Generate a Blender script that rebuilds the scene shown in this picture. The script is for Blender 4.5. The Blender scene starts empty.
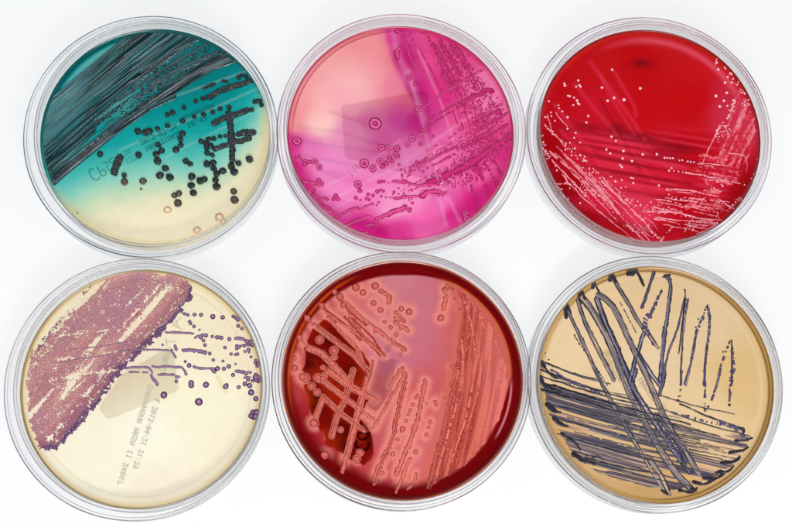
import bpy, math, random
import numpy as np
from mathutils import Matrix

random.seed(4)
C = bpy.context.scene.collection
MM = 0.001

# ------------------------------------------------------------------ camera
F, H, TX, TY = 1354.9, 0.48971, 0.2196, -0.0519
cx_, sx_, cy_, sy_ = math.cos(TX), math.sin(TX), math.cos(TY), math.sin(TY)
RX = np.array([[1, 0, 0], [0, cx_, -sx_], [0, sx_, cx_]])
RY = np.array([[cy_, 0, sy_], [0, 1, 0], [-sy_, 0, cy_]])
CM = RY @ RX


def W(px, py, z):
    """photo pixel -> world x, y on the plane at height z (metres)"""
    px = np.asarray(px, float); py = np.asarray(py, float)
    a = (px - 396) / F; b = (262 - py) / F
    dx = CM[0, 0] * a + CM[0, 1] * b - CM[0, 2]
    dy = CM[1, 0] * a + CM[1, 1] * b - CM[1, 2]
    dz = CM[2, 0] * a + CM[2, 1] * b - CM[2, 2]
    t = (z - H) / dz
    return t * dx, t * dy


def P(x, y, z):
    q0 = x * CM[0, 0] + y * CM[1, 0] + (z - H) * CM[2, 0]
    q1 = x * CM[0, 1] + y * CM[1, 1] + (z - H) * CM[2, 1]
    q2 = x * CM[0, 2] + y * CM[1, 2] + (z - H) * CM[2, 2]
    return 396 + F * q0 / -q2, 262 - F * q1 / -q2


cam = bpy.data.objects.new('camera', bpy.data.cameras.new('camera'))
C.objects.link(cam)
cam.matrix_world = Matrix([[*CM[0], 0], [*CM[1], 0], [*CM[2], H], [0, 0, 0, 1]])
cam.data.sensor_width = 36; cam.data.lens = 36 * F / 792
cam.data.clip_start = 0.02; cam.data.clip_end = 50
bpy.context.scene.camera = cam

# ------------------------------------------------------------------ helpers


def lin(c):
    c = np.asarray(c, float) / 255.
    return np.where(c <= .04045, c / 12.92, ((c + .055) / 1.055) ** 2.4)


def hsh(i, j, s):
    i = i.astype(np.int64) & 0xffffffff; j = j.astype(np.int64) & 0xffffffff
    h = (i * 374761393 + j * 668265263 + int(s) * 974711 + 12345) & 0xffffffff
    h = ((h ^ (h >> 13)) * 1274126177) & 0xffffffff
    h = ((h ^ (h >> 15)) * 2246822519) & 0xffffffff
    return ((h ^ (h >> 16)) & 0xffffff) / float(0xffffff)


def vn(x, y, s=0):
    x = np.asarray(x, float); y = np.asarray(y, float)
    x, y = np.broadcast_arrays(x, y)
    i = np.floor(x); j = np.floor(y); u = x - i; v = y - j
    u = u * u * (3 - 2 * u); v = v * v * (3 - 2 * v)
    return (hsh(i, j, s) * (1 - u) + hsh(i + 1, j, s) * u) * (1 - v) + (hsh(i, j + 1, s) * (1 - u) + hsh(i + 1, j + 1, s) * u) * v


def fbm(x, y, s=0, o=3):
    r = 0; a = .5; t = 0
    for k in range(o):
        r = r + a * vn(x * 2 ** k, y * 2 ** k, s + k * 17); t += a; a *= .55
    return r / t


def cells(x, y, s=0):
    """jittered cell noise: nearest distance (cell units) and the cell's random number"""
    i0 = np.floor(x); j0 = np.floor(y)
    best = np.full(np.shape(x), 9.); rid = np.zeros(np.shape(x))
    for di in (-1, 0, 1):
        for dj in (-1, 0, 1):
            i = i0 + di; j = j0 + dj
            d = np.hypot(i + .15 + .7 * hsh(i, j, s) - x, j + .15 + .7 * hsh(i, j, s + 7) - y)
            m = d < best
            best = np.where(m, d, best); rid = np.where(m, hsh(i, j, s + 13), rid)
    return best, rid


def ss(a, b, x):
    t = np.clip((x - a) / (b - a), 0, 1); return t * t * (3 - 2 * t)


def mix(a, b, t):
    t = np.asarray(t)[..., None]; return a * (1 - t) + b * t


def segd(X, Y, pts):
    """distance to a polyline, arc length and side"""
    best = np.full(X.shape, 1e9); S = np.zeros(X.shape); side = np.zeros(X.shape); acc = 0
    for (ax, ay), (bx, by) in zip(pts[:-1], pts[1:]):
        L = math.hypot(bx - ax, by - ay) or 1e-6
        ux, uy = (bx - ax) / L, (by - ay) / L
        t = np.clip((X - ax) * ux + (Y - ay) * uy, 0, L)
        d = np.hypot(X - ax - t * ux, Y - ay - t * uy)
        m = d < best
        best = np.where(m, d, best); S = np.where(m, acc + t, S)
        side = np.where(m, (X - ax) * uy - (Y - ay) * ux, side); acc += L
    return best, S, side, acc


def inpoly(X, Y, pts):
    c = np.zeros(X.shape, bool); n = len(pts)
    for k in range(n):
        (x1, y1), (x2, y2) = pts[k], pts[(k + 1) % n]
        if y1 == y2: continue
        m = ((y1 > Y) != (y2 > Y)) & (X < (x2 - x1) * (Y - y1) / (y2 - y1) + x1)
        c ^= m
    return c


def sdpoly(X, Y, pts):
    d = segd(X, Y, list(pts) + [pts[0]])[0]
    return np.where(inpoly(X, Y, pts), d, -d)      # positive inside


def rbf(X, Y, pts, sig):
    """smooth blend of pigment colours given at points"""
    acc = np.zeros(X.shape + (3,)); w = np.zeros(X.shape)
    for x, y, c in pts:
        k = 1 / (((X - x) ** 2 + (Y - y) ** 2) / sig ** 2 + .12) ** 2.0
        acc += k[..., None] * lin(c); w += k
    return acc / w[..., None]


def link(name, me, mat, parent, kind=None, label=None):
    o = bpy.data.objects.new(name, me); C.objects.link(o)
    if mat is not None and not me.materials: me.materials.append(mat)
    if parent: o.parent = parent
    if kind: o['kind'] = kind
    if label: o['label'] = label
    return o


def mesh_np(name, V, Q, col=None, smooth=True):
    me = bpy.data.meshes.new(name)
    V = np.asarray(V, np.float32); Q = np.asarray(Q, np.int32)
    me.vertices.add(len(V)); me.vertices.foreach_set('co', V.ravel())
    n, k = Q.shape
    me.loops.add(n * k); me.loops.foreach_set('vertex_index', Q.ravel())
    me.polygons.add(n); me.polygons.foreach_set('loop_start', np.arange(0, n * k, k, dtype=np.int32))
    try: me.polygons.foreach_set('loop_total', np.full(n, k, np.int32))
    except Exception: pass
    me.update(calc_edges=True)
    if smooth: me.polygons.foreach_set('use_smooth', np.ones(n, bool))
    if col is not None:
        a = me.color_attributes.new('Col', 'FLOAT_COLOR', 'POINT')
        cc = np.ones((len(V), 4), np.float32); cc[:, :np.shape(col)[-1]] = col
        a.data.foreach_set('color', cc.ravel())
    me.validate()
    return me


# ------------------------------------------------------------------ materials
def newmat(name):
    m = bpy.data.materials.new(name); m.use_nodes = True
    nt = m.node_tree; nt.nodes.clear()
    out = nt.nodes.new('ShaderNodeOutputMaterial')
    return m, nt, out


def agar_mat(name, rough, clear, tint=1.0, coat=0.0, spec=.5):
    m, nt, out = newmat(name)
    N = nt.nodes.new; L = nt.links.new
    a = N('ShaderNodeVertexColor'); a.layer_name = 'Col'
    tc = N('ShaderNodeTexCoord'); nz = N('ShaderNodeTexNoise'); nz.inputs['Scale'].default_value = 260; nz.inputs['Detail'].default_value = 4
    L(tc.outputs['Object'], nz.inputs['Vector'])
    mr = N('ShaderNodeMapRange'); mr.inputs['To Min'].default_value = .94; mr.inputs['To Max'].default_value = 1.06
    L(nz.outputs['Fac'], mr.inputs['Value'])
    mul = N('ShaderNodeVectorMath'); mul.operation = 'SCALE'
    L(a.outputs['Color'], mul.inputs[0]); L(mr.outputs['Result'], mul.inputs['Scale'])
    b = N('ShaderNodeBsdfPrincipled')
    L(mul.outputs[0], b.inputs['Base Color']); b.inputs['Roughness'].default_value = rough
    b.inputs['Specular IOR Level'].default_value = spec
    bm = N('ShaderNodeBump'); bm.inputs['Strength'].default_value = .06; bm.inputs['Distance'].default_value = .0005
    L(nz.outputs['Fac'], bm.inputs['Height']); L(bm.outputs['Normal'], b.inputs['Normal'])
    t = N('ShaderNodeBsdfTransparent')
    g = N('ShaderNodeGamma'); g.inputs['Gamma'].default_value = tint
    L(a.outputs['Color'], g.inputs['Color']); L(g.outputs['Color'], t.inputs['Color'])
    mx = N('ShaderNodeMixShader'); cl = N('ShaderNodeMath'); cl.operation = 'MULTIPLY_ADD'; cl.inputs[1].default_value = .45; cl.inputs[2].default_value = clear
    L(a.outputs['Alpha'], cl.inputs[0]); L(cl.outputs[0], mx.inputs['Fac'])
    L(b.outputs[0], mx.inputs[1]); L(t.outputs[0], mx.inputs[2]); L(mx.outputs[0], out.inputs['Surface'])
    return m


def growth_mat(name, rough, spec=.5, bump=.25, scale=2500):
    m, nt, out = newmat(name)
    N = nt.nodes.new; L = nt.links.new
    a = N('ShaderNodeVertexColor'); a.layer_name = 'Col'
    tc = N('ShaderNodeTexCoord'); nz = N('ShaderNodeTexNoise'); nz.inputs['Scale'].default_value = scale; nz.inputs['Detail'].default_value = 2
    L(tc.outputs['Object'], nz.inputs['Vector'])
    b = N('ShaderNodeBsdfPrincipled')
    L(a.outputs['Color'], b.inputs['Base Color']); b.inputs['Roughness'].default_value = rough
    b.inputs['Specular IOR Level'].default_value = spec
    bm = N('ShaderNodeBump'); bm.inputs['Strength'].default_value = bump; bm.inputs['Distance'].default_value = .0001
    L(nz.outputs['Fac'], bm.inputs['Height']); L(bm.outputs['Normal'], b.inputs['Normal'])
    L(b.outputs[0], out.inputs['Surface'])
    return m


def plain(name, c, rough=.5, spec=.3):
    m, nt, out = newmat(name)
    b = nt.nodes.new('ShaderNodeBsdfPrincipled')
    b.inputs['Base Color'].default_value = (*lin(c), 1); b.inputs['Roughness'].default_value = rough
    b.inputs['Specular IOR Level'].default_value = spec
    nz = nt.nodes.new('ShaderNodeTexNoise'); nz.inputs['Scale'].default_value = 900
    bm = nt.nodes.new('ShaderNodeBump'); bm.inputs['Strength'].default_value = .1; bm.inputs['Distance'].default_value = .0001
    nt.links.new(nz.outputs['Fac'], bm.inputs['Height']); nt.links.new(bm.outputs['Normal'], b.inputs['Normal'])
    nt.links.new(b.outputs[0], out.inputs['Surface'])
    return m


def plastic_mat(name, c=(1, 1, 1)):
    m, nt, out = newmat(name)
    b = nt.nodes.new('ShaderNodeBsdfPrincipled')
    b.inputs['Base Color'].default_value = (*c, 1)
    b.inputs['Roughness'].default_value = 0.0
    b.inputs['IOR'].default_value = 1.49
    b.inputs['Transmission Weight'].default_value = 1
    t = nt.nodes.new('ShaderNodeBsdfTransparent')
    lw = nt.nodes.new('ShaderNodeLayerWeight'); lw.inputs['Blend'].default_value = .5; ra = nt.nodes.new('ShaderNodeValToRGB')
    el = ra.color_ramp.elements; el[0].position = .72; el[0].color = (.99, .992, .995, 1); el[1].position = 1; el[1].color = (.22, .23, .27, 1)
    for p_, v_ in ((.84, .93), (.93, .68)):
        q_ = el.new(p_); q_.color = (v_ * .97, v_ * .98, v_, 1)
    nt.links.new(lw.outputs['Facing'], ra.inputs[0]); nt.links.new(ra.outputs[0], t.inputs['Color'])
    mx = nt.nodes.new('ShaderNodeMixShader'); mx.inputs['Fac'].default_value = .72
    nt.links.new(b.outputs[0], mx.inputs[1]); nt.links.new(t.outputs[0], mx.inputs[2])
    nt.links.new(mx.outputs[0], out.inputs['Surface'])
    return m


def refraction_line_mat(c, k):  # tint that paints refraction lines along the rims, broken by paler stretches
    m, nt, out = newmat('rim_refraction_tint')
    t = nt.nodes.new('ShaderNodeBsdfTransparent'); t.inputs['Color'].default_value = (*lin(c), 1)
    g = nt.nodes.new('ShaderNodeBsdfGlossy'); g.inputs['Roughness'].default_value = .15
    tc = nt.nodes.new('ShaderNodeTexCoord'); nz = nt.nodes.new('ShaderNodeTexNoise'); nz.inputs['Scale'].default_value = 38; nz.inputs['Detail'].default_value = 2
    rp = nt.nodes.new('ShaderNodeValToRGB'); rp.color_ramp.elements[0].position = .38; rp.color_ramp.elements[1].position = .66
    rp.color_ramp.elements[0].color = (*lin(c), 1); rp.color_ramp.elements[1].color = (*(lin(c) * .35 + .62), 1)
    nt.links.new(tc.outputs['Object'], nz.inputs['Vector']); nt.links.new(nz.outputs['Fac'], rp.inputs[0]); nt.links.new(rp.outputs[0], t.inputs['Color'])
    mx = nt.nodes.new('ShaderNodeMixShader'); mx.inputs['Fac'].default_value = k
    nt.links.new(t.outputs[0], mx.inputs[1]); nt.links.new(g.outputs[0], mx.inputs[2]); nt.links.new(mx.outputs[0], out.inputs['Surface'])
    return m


M_PL = plastic_mat('clear_polystyrene', (.985, .99, .995))

# ------------------------------------------------------------------ light
w = bpy.data.worlds.new('World'); bpy.context.scene.world = w; w.use_nodes = True
nt = w.node_tree; nt.nodes.clear()
o_ = nt.nodes.new('ShaderNodeOutputWorld'); bg = nt.nodes.new('ShaderNodeBackground')
tc = nt.nodes.new('ShaderNodeTexCoord'); sp = nt.nodes.new('ShaderNodeSeparateXYZ'); cr_ = nt.nodes.new('ShaderNodeValToRGB')
nt.links.new(tc.outputs['Generated'], sp.inputs[0]); nt.links.new(sp.outputs['Z'], cr_.inputs[0])
e = cr_.color_ramp.elements
e[0].position = 0; e[0].color = (.08, .085, .09, 1)
for ps_, v_ in ((.20, .12), (.36, .97)):
    q_ = e.new(ps_); q_.color = (v_ * .97, v_ * .985, v_, 1)
q_ = e.new(.80); q_.color = (.96, .98, 1, 1)
e[len(e) - 1].position = 1; e[len(e) - 1].color = (.10, .105, .11, 1)
k = e.new(.93); k.color = (.12, .125, .13, 1)
nt.links.new(cr_.outputs[0], bg.inputs['Color']); bg.inputs['Strength'].default_value = 0.66
nt.links.new(bg.outputs[0], o_.inputs['Surface'])


def area(name, loc, target, sx, sy, power, col=(1, 1, 1)):
    l = bpy.data.lights.new(name, 'AREA'); l.shape = 'RECTANGLE'; l.size = sx; l.size_y = sy; l.energy = power; l.color = col
    o = bpy.data.objects.new(name, l); C.objects.link(o); o.location = loc
    from mathutils import Vector
    o.rotation_euler = (Vector(target) - Vector(loc)).to_track_quat('-Z', 'Y').to_euler()


area('softbox', (0.12, -0.42, 0.52), (0, .08, 0), .5, .22, 2.8, (1, .99, .97))
area('added_glint_light', (0.10, -0.30, 0.34), (0, .05, 0), .30, .07, 2.0, (1, .99, .97))  # extra lamp added only to put sharp glints on the colonies
area('softbox_back', (-0.35, 0.75, 0.55), (0, .1, 0), .3, .3, 1.2, (.96, .98, 1))

sc = bpy.context.scene
sc.view_settings.view_transform = 'Standard'; sc.view_settings.look = 'None'
sc.view_settings.exposure = 0; sc.view_settings.gamma = 1
sc.render.engine = 'CYCLES'
sc.cycles.use_denoising = True
sc.cycles.max_bounces = 18; sc.cycles.transmission_bounces = 16; sc.cycles.diffuse_bounces = 5; sc.cycles.transparent_max_bounces = 32
sc.cycles.sample_clamp_indirect = 4

# ------------------------------------------------------------------ table
m, nt, out = newmat('light_table_acrylic')
b = nt.nodes.new('ShaderNodeBsdfPrincipled'); nz = nt.nodes.new('ShaderNodeTexNoise'); rp = nt.nodes.new('ShaderNodeValToRGB')
tc = nt.nodes.new('ShaderNodeTexCoord'); nt.links.new(tc.outputs['Object'], nz.inputs['Vector'])
nz.inputs['Scale'].default_value = 9; nz.inputs['Detail'].default_value = 6
rp.color_ramp.elements[0].color = (.15, .153, .156, 1); rp.color_ramp.elements[1].color = (.165, .168, .171, 1)
nt.links.new(nz.outputs['Fac'], rp.inputs[0]); nt.links.new(rp.outputs[0], b.inputs['Base Color'])
b.inputs['Roughness'].default_value = .55; b.inputs['Specular IOR Level'].default_value = .2
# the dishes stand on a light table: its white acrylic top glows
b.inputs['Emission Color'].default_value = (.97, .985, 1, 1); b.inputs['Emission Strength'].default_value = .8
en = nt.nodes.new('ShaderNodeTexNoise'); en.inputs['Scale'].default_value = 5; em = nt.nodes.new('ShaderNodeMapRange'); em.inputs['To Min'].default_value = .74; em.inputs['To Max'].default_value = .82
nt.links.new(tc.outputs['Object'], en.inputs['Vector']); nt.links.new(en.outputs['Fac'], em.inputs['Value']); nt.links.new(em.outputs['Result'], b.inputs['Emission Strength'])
nt.links.new(b.outputs[0], out.inputs['Surface'])
me = mesh_np('table_surface', [(-1.5, -1.5, 0), (1.5, -1.5, 0), (1.5, 1.5, 0), (-1.5, 1.5, 0)], [[0, 1, 2, 3]], smooth=False)
t = link('table_surface', me, m, None, 'structure')

# ------------------------------------------------------------------ dish shell
ZA = 6.4 * MM


def lathe(name, prof, ox=0, oy=0, n=600):
    """closed profile [(r, z)] in mm, turned round the vertical"""
    pr = np.array(prof) * MM; k = len(pr)
    th = np.linspace(0, 2 * np.pi, n, endpoint=False)
    V = np.zeros((n, k, 3)); V[:, :, 0] = ox + np.cos(th)[:, None] * pr[:, 0]; V[:, :, 1] = oy + np.sin(th)[:, None] * pr[:, 0]; V[:, :, 2] = pr[:, 1]
    V = V.reshape(-1, 3)
    i = np.arange(n)[:, None]; j = np.arange(k - 1)[None, :]; i2 = (i + 1) % n
    Q = np.stack([i * k + j, i2 * k + j, i2 * k + j + 1, i * k + j + 1], -1).reshape(-1, 4)
    # caps at the axis: the first and last ring have a tiny radius
    return mesh_np(name, V, Q)


def arc(cx, cz, r, a0, a1, n=5):
    return [(cx + r * math.cos(math.radians(a0 + (a1 - a0) * t / n)), cz + r * math.sin(math.radians(a0 + (a1 - a0) * t / n))) for t in range(n + 1)]


def cup(R, z0, floor, wall, top, foot=False):
    """outline of a round tray: outside radius R, standing at z0, floor and wall thickness, rim height"""
    ri = R - wall; p = [(.004, z0)]
    if foot: p += [(R - 4, z0), (R - 3.6, z0 - .5), (R - 2.9, z0 - .5), (R - 2.5, z0)]
    p += arc(R - .35, z0 + .35, .35, -90, 0, 6)
    c_ = .22
    p += arc(R - c_, top - c_, c_, 0, 90, 6) + arc(ri + c_, top - c_, c_, 90, 180, 6)
    p += arc(ri - .4, z0 + floor + .4, .4, 0, -90, 6)
    p += [(.004, z0 + floor)]
    return p


# dot-matrix lettering, 5 columns x 7 rows per character, rows as hex
FONT = {'0': 'E11113519110E', '1': '4,C,4,4,4,4,E'}
G = {
 '0': '0E 11 13 15 19 11 0E', '1': '04 0C 04 04 04 04 0E', '2': '0E 11 01 02 04 08 1F', '3': '1F 02 04 02 01 11 0E', '4': '02 06 0A 12 1F 02 02',
 '5': '1F 10 1E 01 01 11 0E', '6': '06 08 10 1E 11 11 0E', '7': '1F 01 02 04 08 08 08', '8': '0E 11 11 0E 11 11 0E', '9': '0E 11 11 0F 01 02 0C',
 'A': '0E 11 11 1F 11 11 11', 'B': '1E 11 11 1E 11 11 1E', 'C': '0E 11 10 10 10 11 0E', 'D': '1E 11 11 11 11 11 1E', 'E': '1F 10 10 1E 10 10 1F',
 'F': '1F 10 10 1E 10 10 10', 'G': '0E 11 10 17 11 11 0E', 'H': '11 11 11 1F 11 11 11', 'I': '0E 04 04 04 04 04 0E', 'L': '10 10 10 10 10 10 1F',
 'M': '11 1B 15 15 11 11 11', 'N': '11 19 15 13 11 11 11', 'O': '0E 11 11 11 11 11 0E', 'P': '1E 11 11 1E 10 10 10', 'R': '1E 11 11 1E 14 12 11',
 'S': '0F 10 10 0E 01 01 1E', 'T': '1F 04 04 04 04 04 04', 'U': '11 11 11 11 11 11 0E', 'X': '11 11 0A 04 0A 11 11', 'V': '11 11 11 11 11 0A 04',
 '-': '00 00 00 0E 00 00 00', ':': '00 04 00 00 00 04 00', '&': '0C 12 14 08 15 12 0D', ' ': '00 00 00 00 00 00 00'}


def dots_text(dish, s, x, y, dx, dy, hpx, adv, mat, zt=1.03 * MM, mirrored=True, dot=.95):
    L = math.hypot(dx, dy); dx, dy = dx / L, dy / L
    ux, uy = (-dy, dx) if mirrored else (dy, -dx)
    st = hpx / 7; V = []; Q = []; ad = adv
    for n, ch in enumerate(s):
        for r, hx in enumerate(G[ch].split()):
            for c in range(5):
                if int(hx, 16) >> (4 - c) & 1:
                    px = x + dx * (n * ad + c * ad / 6) + ux * (6 - r) * st
                    py = y + dy * (n * ad + c * ad / 6) + uy * (6 - r) * st
                    b0 = len(V)
                    for a in range(6):
                        V.append((px + dot * st * math.cos(a * 1.047), py + dot * st * math.sin(a * 1.047)))
                    Q.append(list(range(b0 + 5, b0 - 1, -1)))
    V = np.array(V); X, Y = W(V[:, 0], V[:, 1], zt)
    me = mesh_np('printed_text', np.stack([X - dish.ox, Y - dish.oy, np.full(len(X), zt)], 1), Q, smooth=False)
    return link('printed_text', me, mat, dish.base)


def pen_stroke(dish, name, strokes, wpx, mat, zt=1.03 * MM):
    """marker pen writing: each stroke a ribbon of even width with round ends"""
    V = []; Q = []
    for pts in strokes:
        # resample with Catmull-Rom
        p = [pts[0]] + list(pts) + [pts[-1]]; c = []
        for k in range(1, len(p) - 2):
            for u in np.linspace(0, 1, 7)[:-1]:
                a, b_, d, e_ = map(np.array, (p[k - 1], p[k], p[k + 1], p[k + 2]))
                c.append(.5 * (2 * b_ + (d - a) * u + (2 * a - 5 * b_ + 4 * d - e_) * u * u + (3 * b_ - a - 3 * d + e_) * u ** 3))
        c.append(np.array(pts[-1], float))
        for q in c:
            b0 = len(V)
            for a in range(8):
                V.append((q[0] + wpx / 2 * math.cos(a * math.pi / 4), q[1] + wpx / 2 * math.sin(a * math.pi / 4)))
            zs = len(Q)
        # ribbon
        c = np.array(c)
        V = V[:len(V) - 8 * len(c)]
        T = np.gradient(c, axis=0); T /= np.linalg.norm(T, axis=1)[:, None] + 1e-9
        c = np.vstack([c[:1] - T[:1] * wpx * .3, c, c[-1:] + T[-1:] * wpx * .3]); T = np.vstack([T[:1], T, T[-1:]])
        ww = np.full(len(c), wpx / 2); ww[0] *= .4; ww[-1] *= .4
        b0 = len(V)
        for q, tt, h_ in zip(c, T, ww):
            V += [(q[0] - tt[1] * h_, q[1] + tt[0] * h_), (q[0] + tt[1] * h_, q[1] - tt[0] * h_)]
        for k in range(len(c) - 1):
            Q.append([b0 + 2 * k, b0 + 2 * k + 1, b0 + 2 * k + 3, b0 + 2 * k + 2])
    V = np.array(V, float); X, Y = W(V[:, 0], V[:, 1], zt)
    z = zt + np.linspace(0, 1e-5, len(V))
    me = mesh_np(name, np.stack([X - dish.ox, Y - dish.oy, z], 1), Q, smooth=False)
    return link(name, me, mat, dish.base)


def sticker(dish, pts, col, round_px=3, name='paper_label', zt=.0):
    zt = zt or 1.01 * MM
    # rounded corners, 0.02 mm below the print
    out_ = []
    n = len(pts)
    for k in range(n):
        p = np.array(pts[k], float); a = np.array(pts[k - 1], float); b_ = np.array(pts[(k + 1) % n], float)
        a = p + (a - p) / np.linalg.norm(a - p) * round_px; b_ = p + (b_ - p) / np.linalg.norm(b_ - p) * round_px
        for u in np.linspace(0, 1, 5): out_.append((1 - u) ** 2 * a + 2 * u * (1 - u) * p + u * u * b_)
    V = np.array(out_); X, Y = W(V[:, 0], V[:, 1], zt)
    me = mesh_np(name, np.stack([X - dish.ox, Y - dish.oy, np.full(len(X), zt)], 1), [list(range(len(V)))], smooth=False)
    return link(name, me, plain(name, col, .6), dish.base)


def smooth_line(pts, n=5):
    p = [pts[0]] + list(pts) + [pts[-1]]; c = []
    for k in range(1, len(p) - 2):
        for u in np.linspace(0, 1, n + 1)[:-1]:
            a, b_, d, e_ = map(np.array, (p[k - 1], p[k], p[k + 1], p[k + 2]))
            c.append(tuple(.5 * (2 * b_ + (d - a) * u + (2 * a - 5 * b_ + 4 * d - e_) * u * u + (3 * b_ - a - 3 * d + e_) * u ** 3)))
    return c + [tuple(pts[-1])]


class Dish:
    def __init__(s, outer, agar, label, colf, hf, amat, gmat, rim=12.6, edge=(150, 150, 165)):
        (ocx, ocy), (acx, acy, ar) = outer, agar
        s.ox, s.oy = [float(v) for v in W(acx, acy, ZA)]
        lx, ly = [float(v) for v in W(ocx, ocy, 7 * MM)]
        # agar radius in metres from its mean radius in the photograph
        e1 = W(acx + ar, acy, ZA); s.R = float(math.hypot(e1[0] - s.ox, e1[1] - s.oy))
        s.R = min(s.R, 43.85 * MM)
        s.gmat = gmat; s.colf = colf; s.hf = hf; s.acx, s.acy, s.ar = acx, acy, ar
        r = bpy.data.objects.new('petri_dish', None); C.objects.link(r); r.location = (s.ox, s.oy, 0); r.empty_display_size = .01
        r['label'] = label; r['category'] = 'petri dish'; r['group'] = 'petri dishes laid out in two rows'
        s.root = r
        Rb = s.R / MM + 1.15
        RL = 46.4
        off = math.hypot(lx - s.ox, ly - s.oy) / MM; mx_ = max(0.05, RL - 1.2 - Rb - .15)
        f = min(1, mx_ / max(off, 1e-6)); lx = (lx - s.ox) * f; ly = (ly - s.oy) * f
        s.lid = link('lid', lathe('lid', cup(RL, .04, 1.0, 1.15, 9.2), lx, ly), M_PL, r)
        s.base = link('base', lathe('base', cup(Rb, 1.1, 1.0, 1.1, rim)), M_PL, r)
        em = refraction_line_mat(tuple(255 - (255 - v) * .62 for v in edge), .10); e2 = refraction_line_mat(tuple(255 - (255 - v) * .34 for v in edge), .08)  # added thin rings, tinted to stand in for refraction lines at the rims
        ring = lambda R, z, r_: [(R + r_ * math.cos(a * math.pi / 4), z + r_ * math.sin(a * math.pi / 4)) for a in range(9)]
        link('rim_refraction_line', lathe('rim_refraction_line', ring(RL - .08, 9.15, .20), lx, ly), em, s.lid)
        link('rim_refraction_line', lathe('rim_refraction_line', ring(RL - 1.12, 9.15, .11), lx, ly), e2, s.lid)
        link('rim_refraction_line', lathe('rim_refraction_line', ring(Rb - .06, rim - .05, .16)), e2, s.base)
        link('rim_refraction_line', lathe('rim_refraction_line', ring(Rb - 1.06, rim - .05, .11)), e2, s.base)
        # agar: polar sheet with meniscus, sides going down to the floor
        R = s.R - .03 * MM
        nr, na = 190, 880
        rr = np.linspace(0.0006, 1, nr) ** 1.0 * R; th = np.linspace(0, 2 * np.pi, na, endpoint=False)
        RR, TH = np.meshgrid(rr, th)
        X = RR * np.cos(TH); Y = RR * np.sin(TH)
        PX, PY = P(X + s.ox, Y + s.oy, ZA)
        s.cache = None
        Z = ZA + s.height(PX, PY) * MM
        s.clar = np.zeros(PX.shape)
        col = np.clip(colf(s, PX, PY), 0, 1); col = np.concatenate([col, s.clar[..., None]], -1)
        V = np.stack([X, Y, Z], -1)
        Vb = V[:, -1:].copy(); Vb[:, :, 2] = 2.13 * MM
        V = np.concatenate([V, Vb], 1); col = np.concatenate([col, col[:, -1:]], 1)
        k = nr + 1
        i = np.arange(na)[:, None]; j = np.arange(k - 1)[None, :]; i2 = (i + 1) % na
        Q = np.stack([i * k + j, i * k + j + 1, i2 * k + j + 1, i2 * k + j], -1).reshape(-1, 4)
        s.agar = link('agar', mesh_np('agar', V.reshape(-1, 3), Q, col.reshape(-1, 4)), amat, r)
        s.taken = []; s.small = []; s.ncol = 0; s.queue = []

    def rad(s, PX, PY):
        x, y = W(PX, PY, ZA); return np.hypot(x - s.ox, y - s.oy) / s.R

    def height(s, PX, PY):
        q = s.rad(PX, PY)
        h = .9 * np.exp(-(1 - q) * 44 / .9) + .06 * (fbm(PX * .03, PY * .03, 5) - .5)
        return h + s.hf(PX, PY)

    def patch(s, name, box, fn, step=.45, mat=None, kind=None, label=None, edge=.985):
        x0, y0, x1, y1 = box
        nx = max(2, int((x1 - x0) / step) + 1); ny = max(2, int((y1 - y0) / step) + 1)
        X, Y = np.meshgrid(np.linspace(x0, x1, nx), np.linspace(y0, y1, ny))
        h, col = fn(X, Y)
        q = s.rad(X, Y)
        h = np.where(q > edge, -.1, h); h = np.maximum(h, -.1)
        on = h > 0
        keep = on[:-1, :-1] | on[1:, :-1] | on[:-1, 1:] | on[1:, 1:]
        if keep.sum() < 2: return None
        idx = np.arange(nx * ny).reshape(ny, nx)
        Q = np.stack([idx[1:, :-1][keep], idx[1:, 1:][keep], idx[:-1, 1:][keep], idx[:-1, :-1][keep]], 1)
        used = np.unique(Q); mp = np.full(nx * ny, -1); mp[used] = np.arange(len(used)); Q = mp[Q]
        Xf, Yf = X.ravel()[used], Y.ravel()[used]
        wx, wy = W(Xf, Yf, ZA)
        Z = ZA + (s.height(Xf, Yf) + h.ravel()[used]) * MM
        col = np.broadcast_to(col, X.shape + (3,)).reshape(-1, 3)[used]
        me = mesh_np(name, np.stack([wx - s.ox, wy - s.oy, Z], 1), Q, np.clip(col, 0, 1))
        return link(name, me, mat or s.gmat, s.agar, kind, label)

    def streak(s, pts, wpx, st, seed=0, name='streak'):
        """one stroke of growth: pts in photo px, full width in px, style dict"""
        pad = wpx * .8 + 1
        if len(pts) > 2: pts = smooth_line(pts)
        xs = [p[0] for p in pts]; ys = [p[1] for p in pts]
        edge = lin(st['edge']); cen = lin(st['cen']); hh = st.get('h', .25); bead = st.get('bead', 0); rough = st.get('rough', .3)
        sd = seed + int(xs[0] * 7 + ys[0] * 13)

        def fn(X, Y):
            wob = st.get('wob', 1.2) * (vn(X * .12, Y * .12, sd) - .5)
            d, S, side, L = segd(X + wob, Y - wob, pts)
            w0 = wpx / 2 * (1 + st.get('vary', .35) * 2 * (vn(S * .22, 0 * S + .5 + (side > 0) * 3.3, sd) - .5))
            tap = st.get('taper', 0)
            if tap: w0 = w0 * (1 - tap * ss(.3, 1, S / L))
            if bead:
                w0 = w0 * (.70 + .42 * ss(.2, .8, vn(S / bead, 0 * S + (side > 0) * 1.7, sd + 3)))
            c, r = cells(X / st.get('grain', 1.6), Y / st.get('grain', 1.6), sd)
            t = d / w0 + rough * (c - .45) * .6
            h = hh * (np.sqrt(np.clip(1 - t * t, 0, 1)) * .7 + .3 * ss(1, .75, t)) + rough * hh * .55 * (.5 - c) * (t < 1)
            h = np.where(t >= 1, -.1 * ss(1, 1.25, t) - .004, h)
            gap = st.get('gap', 0)
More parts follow.
